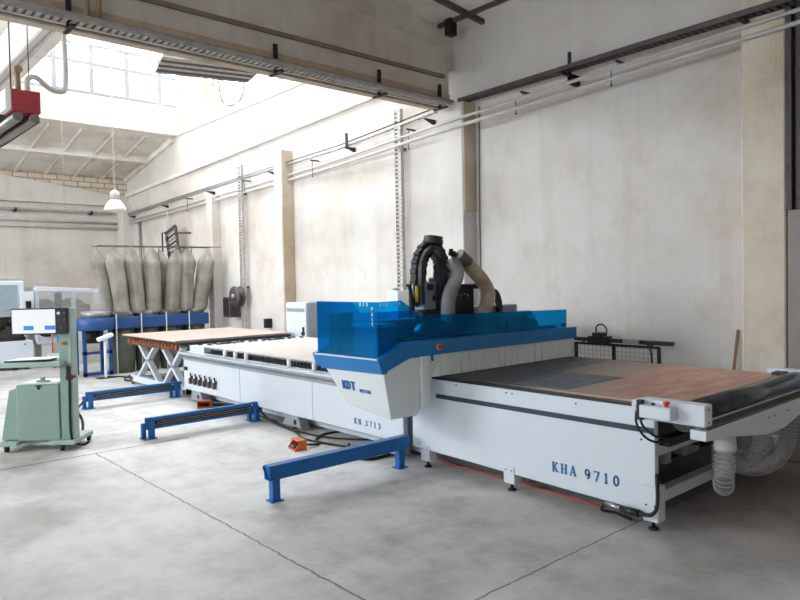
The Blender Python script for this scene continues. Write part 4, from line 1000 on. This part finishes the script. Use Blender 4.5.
# ================================================================ SCISSOR LIFT
t = thing('scissor_lift', 'white scissor lift table with orange springs under its top', 'lift table', (5, 10.9, 0))
MB().box(4.22, 6.15, 9.75, 12.0, .79, .835, .004).build('platform', 'black2', t)
g = MB()
for i in range(16): g.cyl((4.20, 9.84 + i * .13, .715), (4.23, 9.90 + i * .13, .785), .03, 8)
g.box(4.24, 4.26, 9.78, 11.9, .76, .79); lab(g.build('spring_row', 'springo', t), 'row of orange springs')
MB().box(4.28, 4.38, 9.75, 12.0, .04, .15, .006).box(5.9, 6.0, 9.75, 12.0, .04, .15, .006).box(4.28, 6.0, 11.9, 12.0, .04, .12).box(4.28, 6.0, 9.75, 9.85, .04, .12).build('base_frame', 'mwhite', t)
for x in (4.33, 5.95):
    for a, b in (((9.85, .12), (10.75, .76)), ((10.6, .12), (9.9, .76)), ((10.8, .12), (11.75, .76)), ((11.7, .12), (10.9, .76))):
        MB().bar((x, a[0], a[1]), (x + .02, b[0], b[1]), .05, .10, (1, 0, 0), .006).build('scissor_arm', 'mwhite', t)
    g = MB()
    for y in (10.25, 11.27): g.cyl((x - .06, y, .44), (x + .06, y, .44), .03, 12)
    g.build('pivot', 'steel', t)
MB().cyl((5.0, 11.2, .14), (5.0, 10.6, .6), .05, 12).build('hydraulic_ram', 'mwhite', t)
MB().box(4.55, 5.8, 10.2, 11.6, .0, .1).build('lower_dark_box', 'dsteel', t)
tag(MB().box(4.18, 6.2, 9.85, 12.05, .836, .856, .002).build('pink_board', 'boardp'), 'reddish board lying on the scissor lift table', 'board')

# cabinets by the wall
t = thing('electrical_cabinet', 'light grey electrical cabinet standing at the wall behind the far bed', 'cabinet', (6.5, 9.8, 0))
MB().box(6.3, 6.8, 9.47, 10.12, 0, 1.36, .008).build('body', 'mgrey', t)
dr = MB().box(6.28, 6.3, 9.49, 10.1, .08, 1.34, .004).build('door', 'mwhite', t)
MB().box(6.26, 6.28, 9.54, 9.58, .86, .95, .003).cyl((6.25, 9.56, .84), (6.28, 9.56, .84), .035, 12).build('handle', 'iron', dr)
lab(MB().box(6.276, 6.28, 9.52, 10.07, 1.2, 1.26).build('label_band', 'mgrey', dr), 'grey band')
t = thing('pump_cabinet', 'narrow grey cabinet at the wall beside the tall perforated tray', 'cabinet', (6.5, 7.4, 0))
MB().box(6.4, 6.62, 7.3, 7.56, 0, 1.55, .01).build('body', 'mwhite2', t)
lab(MB().box(6.62, 6.7, 7.32, 7.54, 0, 1.54, .006).build('rear_box', 'dsteel', t), 'dark rear box')
MB().box(6.44, 6.5, 7.4, 7.46, 1.55, 1.59, .004).build('top_fitting', 'steel', t)

# mesh guard and black rail behind conveyor
t = thing('mesh_guard', 'low black wire mesh guard standing behind the conveyor by the wall', 'mesh guard', (6.5, 3.9, 0))
for y in (4.4, 3.93, 3.42): MB().box(6.485, 6.515, y - .015, y + .015, 0, .97).build('post', 'black', t)
MB().box(6.485, 6.515, 3.42, 4.4, .95, .975).build('frame_rail', 'black', t); MB().box(6.49, 6.51, 3.42, 4.4, .35, .37).build('frame_rail', 'black', t)
g = MB()
for i in range(20): g.tube([(6.5, 3.44 + i * .05, .36), (6.5, 3.44 + i * .05, .96)], .0016, 4)
for i in range(13): g.tube([(6.5, 3.42, .4 + i * .045), (6.5, 4.4, .4 + i * .045)], .0016, 4)
g.build('mesh', 'black', t)
t = thing('linear_rail_unit', 'black linear rail with a sliding block behind the conveyor', 'rail', (6.5, 3.9, 1.0))
MB().box(6.47, 6.53, 3.27, 4.42, .99, 1.03, .004).build('rail', 'black', t)
MB().box(6.44, 6.56, 3.98, 4.22, .975, 1.05, .006).build('carriage', 'black', t)
lab(MB().box(6.455, 6.47, 3.62, 3.8, .99, 1.035).build('scanner_block', 'steel', t), 'silver block on the rail')
MB().box(6.44, 6.56, 4.05, 4.16, 1.05, 1.09, .004).tube([(6.5, 4.14, 1.09), (6.5, 4.14, 1.15), (6.5, 4.08, 1.18), (6.5, 4.02, 1.14), (6.5, 4.02, 1.05)], .009, 6, 5).build('cable_loop', 'black', t)
for y in (3.5, 4.3): MB().box(6.49, 6.51, y - .01, y + .01, .975, .99).build('spacer', 'black', t)
MB().tube([(6.5, 3.55, .99), (6.47, 3.5, .95), (6.47, 3.48, .8), (6.47, 3.49, .5)], .01, 6, 5).build('cable', 'black', t)

# ================================================================ MACHINES AT FAR LEFT
t = thing('edge_banding_machine', 'long white woodworking machine with a bluish hood window at the left edge', 'woodworking machine', (3.0, 16, 0))
MB().box(1.2, 3.62, 15.7, 16.6, .12, .60, .01).build('lower_body', 'mwhite', t)
MB().box(1.2, 3.50, 15.9, 16.6, .6, 1.16).build('work_zone', 'dsteel', t)
g = MB(); rnd = random.Random(5)
for i in range(16):
    x = 2.6 + i * .058; g.cyl((x, 15.8, .75 + rnd.uniform(0, .3)), (x, 15.92, .8 + rnd.uniform(0, .25)), rnd.uniform(.025, .06), 10)
g.box(2.3, 3.5, 15.78, 15.9, .6, .68); g.build('work_units', 'iron', t)
MB().box(1.2, 3.44, 15.75, 15.85, 1.1, 1.2, .006).build('beam', 'mgrey', t)
MB().box(1.2, 3.5, 15.8, 16.6, 1.2, 1.84, .02).build('hood', 'mwhite', t)
MB().box(2.2, 3.38, 15.785, 15.8, 1.24, 1.76, .002).build('hood_window', mat('bluish pane', '#93a4ab', .3), t)
pb = MB().box(3.42, 3.66, 15.68, 15.8, 1.22, 1.62, .006).build('side_box', 'mwhite', t)
MB().box(3.5, 3.6, 15.66, 15.68, 1.27, 1.42).build('switch', 'black', pb)
MB().box(2.2, 3.55, 15.85, 16.5, 1.88, 1.92).build('top_shelf', 'pipe', t)
for x in (2.4, 3.3, 3.52): MB().box(x - .04, x + .04, 15.75, 15.83, 0, .12).build('foot', 'iron', t)
MB().cyl((3.46, 15.68, .53), (3.46, 15.7, .53), .015, 8).build('knob', 'iron', t)
t = thing('wrapped_machine', 'white woodworking machine with a plastic-wrapped hood beside the dust collector', 'woodworking machine', (4.2, 15.9, 0))
MB().box(3.7, 4.62, 15.75, 16.6, .5, .78, .01).build('table', 'mwhite', t)
for x in (3.8, 4.4): MB().box(x, x + .2, 15.8, 16.4, 0, .5).build('pedestal', 'mwhite2', t)
lab(MB().lathe((3.88, 15.62, .84), [(.02, 0), (.16, 0), (.19, .04), (.19, .18), (.12, .2)], 22, (0, 1, 0)).build('motor', 'iron', t), 'dark round motor')
MB().cyl((4.06, 15.66, .86), (4.06, 15.8, .86), .13, 18).build('guard_disc', 'mwhite', t)
lab(MB().box(4.06, 4.22, 15.5, 15.66, .52, .66, .02).cyl((4.13, 15.58, .35), (4.13, 15.58, .54), .05, 14).build('clamp_motor', 'blue', t), 'blue clamp motor')
MB().tube([(3.96, 15.6, .32), (3.96, 15.6, .78)], .015, 6).build('hose', 'orange', t)
MB().lathe((3.95, 15.55, .1), [(.02, 0), (.09, 0), (.1, .03), (.09, .06), (.02, .06)], 18, (1, 0, 0)).lathe((4.1, 15.55, .1), [(.02, 0), (.08, 0), (.08, .05), (.02, .05)], 18, (1, 0, 0)).build('caster', 'iron', t)
MB().box(3.85, 4.25, 15.52, 15.62, .17, .3, .005).build('caster_bracket', 'mwhite', t)
MB().box(3.9, 4.9, 16.1, 16.6, .78, 1.3, .02).ball((3.95, 16.1, 1.15), .3, (1, .6, 1)).ball((4.5, 16.1, 1.2), .26, (1.2, .6, 1)).build('packed_body', 'kraft', t)
MB().box(4.1, 4.22, 15.75, 15.9, 1.3, 1.58, .01).box(4.12, 4.2, 15.77, 15.88, 1.2, 1.3).build('spindle', 'black2', t)
MB().hexa([(3.68, 15.7, 1.62), (5.1, 15.7, 1.56), (5.1, 16.6, 1.56), (3.68, 16.6, 1.62)], [(3.72, 15.7, 1.72), (5.1, 15.7, 1.63), (5.1, 16.6, 1.63), (3.72, 16.6, 1.72)], .006).build('hood_top', 'mwhite', t)
lab(MB().hexa([(3.64, 15.66, .95), (3.68, 15.6, 1.62), (5.05, 15.6, 1.55), (5.0, 15.66, .9)], [(3.64, 15.67, .95), (3.68, 15.61, 1.62), (5.05, 15.61, 1.55), (5.0, 15.67, .9)]).build('plastic_wrap', 'film', t), 'translucent plastic sheet')
for x in (3.72, 4.45): MB().box(x - .04, x + .04, 15.72, 15.8, .78, 1.62).build('hood_post', 'mwhite', t)

# ================================================================ LIGHT
wd = bpy.data.worlds.new('overcast'); SC.world = wd; wd.use_nodes = True
bg = wd.node_tree.nodes['Background']; bg.inputs[0].default_value = (.86, .93, 1, 1); bg.inputs[1].default_value = 3
def area(name, loc, rot, sx, sy, e, c=(1, 1, 1)):
    l = bpy.data.lights.new(name, 'AREA'); l.shape = 'RECTANGLE'; l.size = sx; l.size_y = sy; l.energy = e; l.color = c
    o = bpy.data.objects.new(name, l); COL.objects.link(o); o.location = loc; o.rotation_euler = rot; return o
area('skylight_day', (4.9, 10.4, ZR + .35), (0, 0, 0), 3.4, 5.2, 240, (.93, .97, 1))
area('glazing_day', (5.0, YS + .5, 6.6), (-math.radians(68), 0, 0), 3.8, 1.3, 1250, (.93, .97, 1))
area('clerestory_day', (XW + .5, 13.0, 6.3), (0, math.radians(70), 0), 1.6, 5, 110, (.95, .98, 1))
for y, e in ((-1.5, 75), (4.7, 150), (10.9, 240)): area('left_fill', (XL - .4, y, 2.75), (0, -PI / 2 + .5, 0), 2.8, 4.9, e, (.95, .975, 1))  # soft fill lamps added outside the unseen left windows
area('left_high_fill', (XL - .4, 12.2, 5.2), (0, -PI / 2 + .12, 0), 1.1, 6.4, 1000, (.95, .975, 1))  # added lamp at the made-up high window, lighting the near bay under the beam

# ================================================================ CAMERA
cam = bpy.data.cameras.new('camera'); co = bpy.data.objects.new('camera', cam); COL.objects.link(co)
R = Matrix(((.7493605, .03404765, -.66128632), (-.66186926, .00880886, -.74956753), (-.01969584, .99938139, .02913611)))
co.matrix_world = Matrix.Translation((0, 0, 1.7)) @ R.to_4x4()
cam.sensor_fit = 'HORIZONTAL'; cam.sensor_width = 36; cam.lens = 680 / 800 * 36; cam.clip_end = 200; cam.clip_start = .05
SC.camera = co
SC.view_settings.view_transform = 'Standard'; SC.view_settings.look = 'None'; SC.view_settings.gamma = 1
SC.view_settings.exposure = 0.1; SC.view_settings.use_curve_mapping = False
SC.cycles.use_denoising = True
SC.cycles.max_bounces = 12; SC.cycles.diffuse_bounces = 6; SC.cycles.transparent_max_bounces = 24
SC.cycles.sample_clamp_indirect = 6
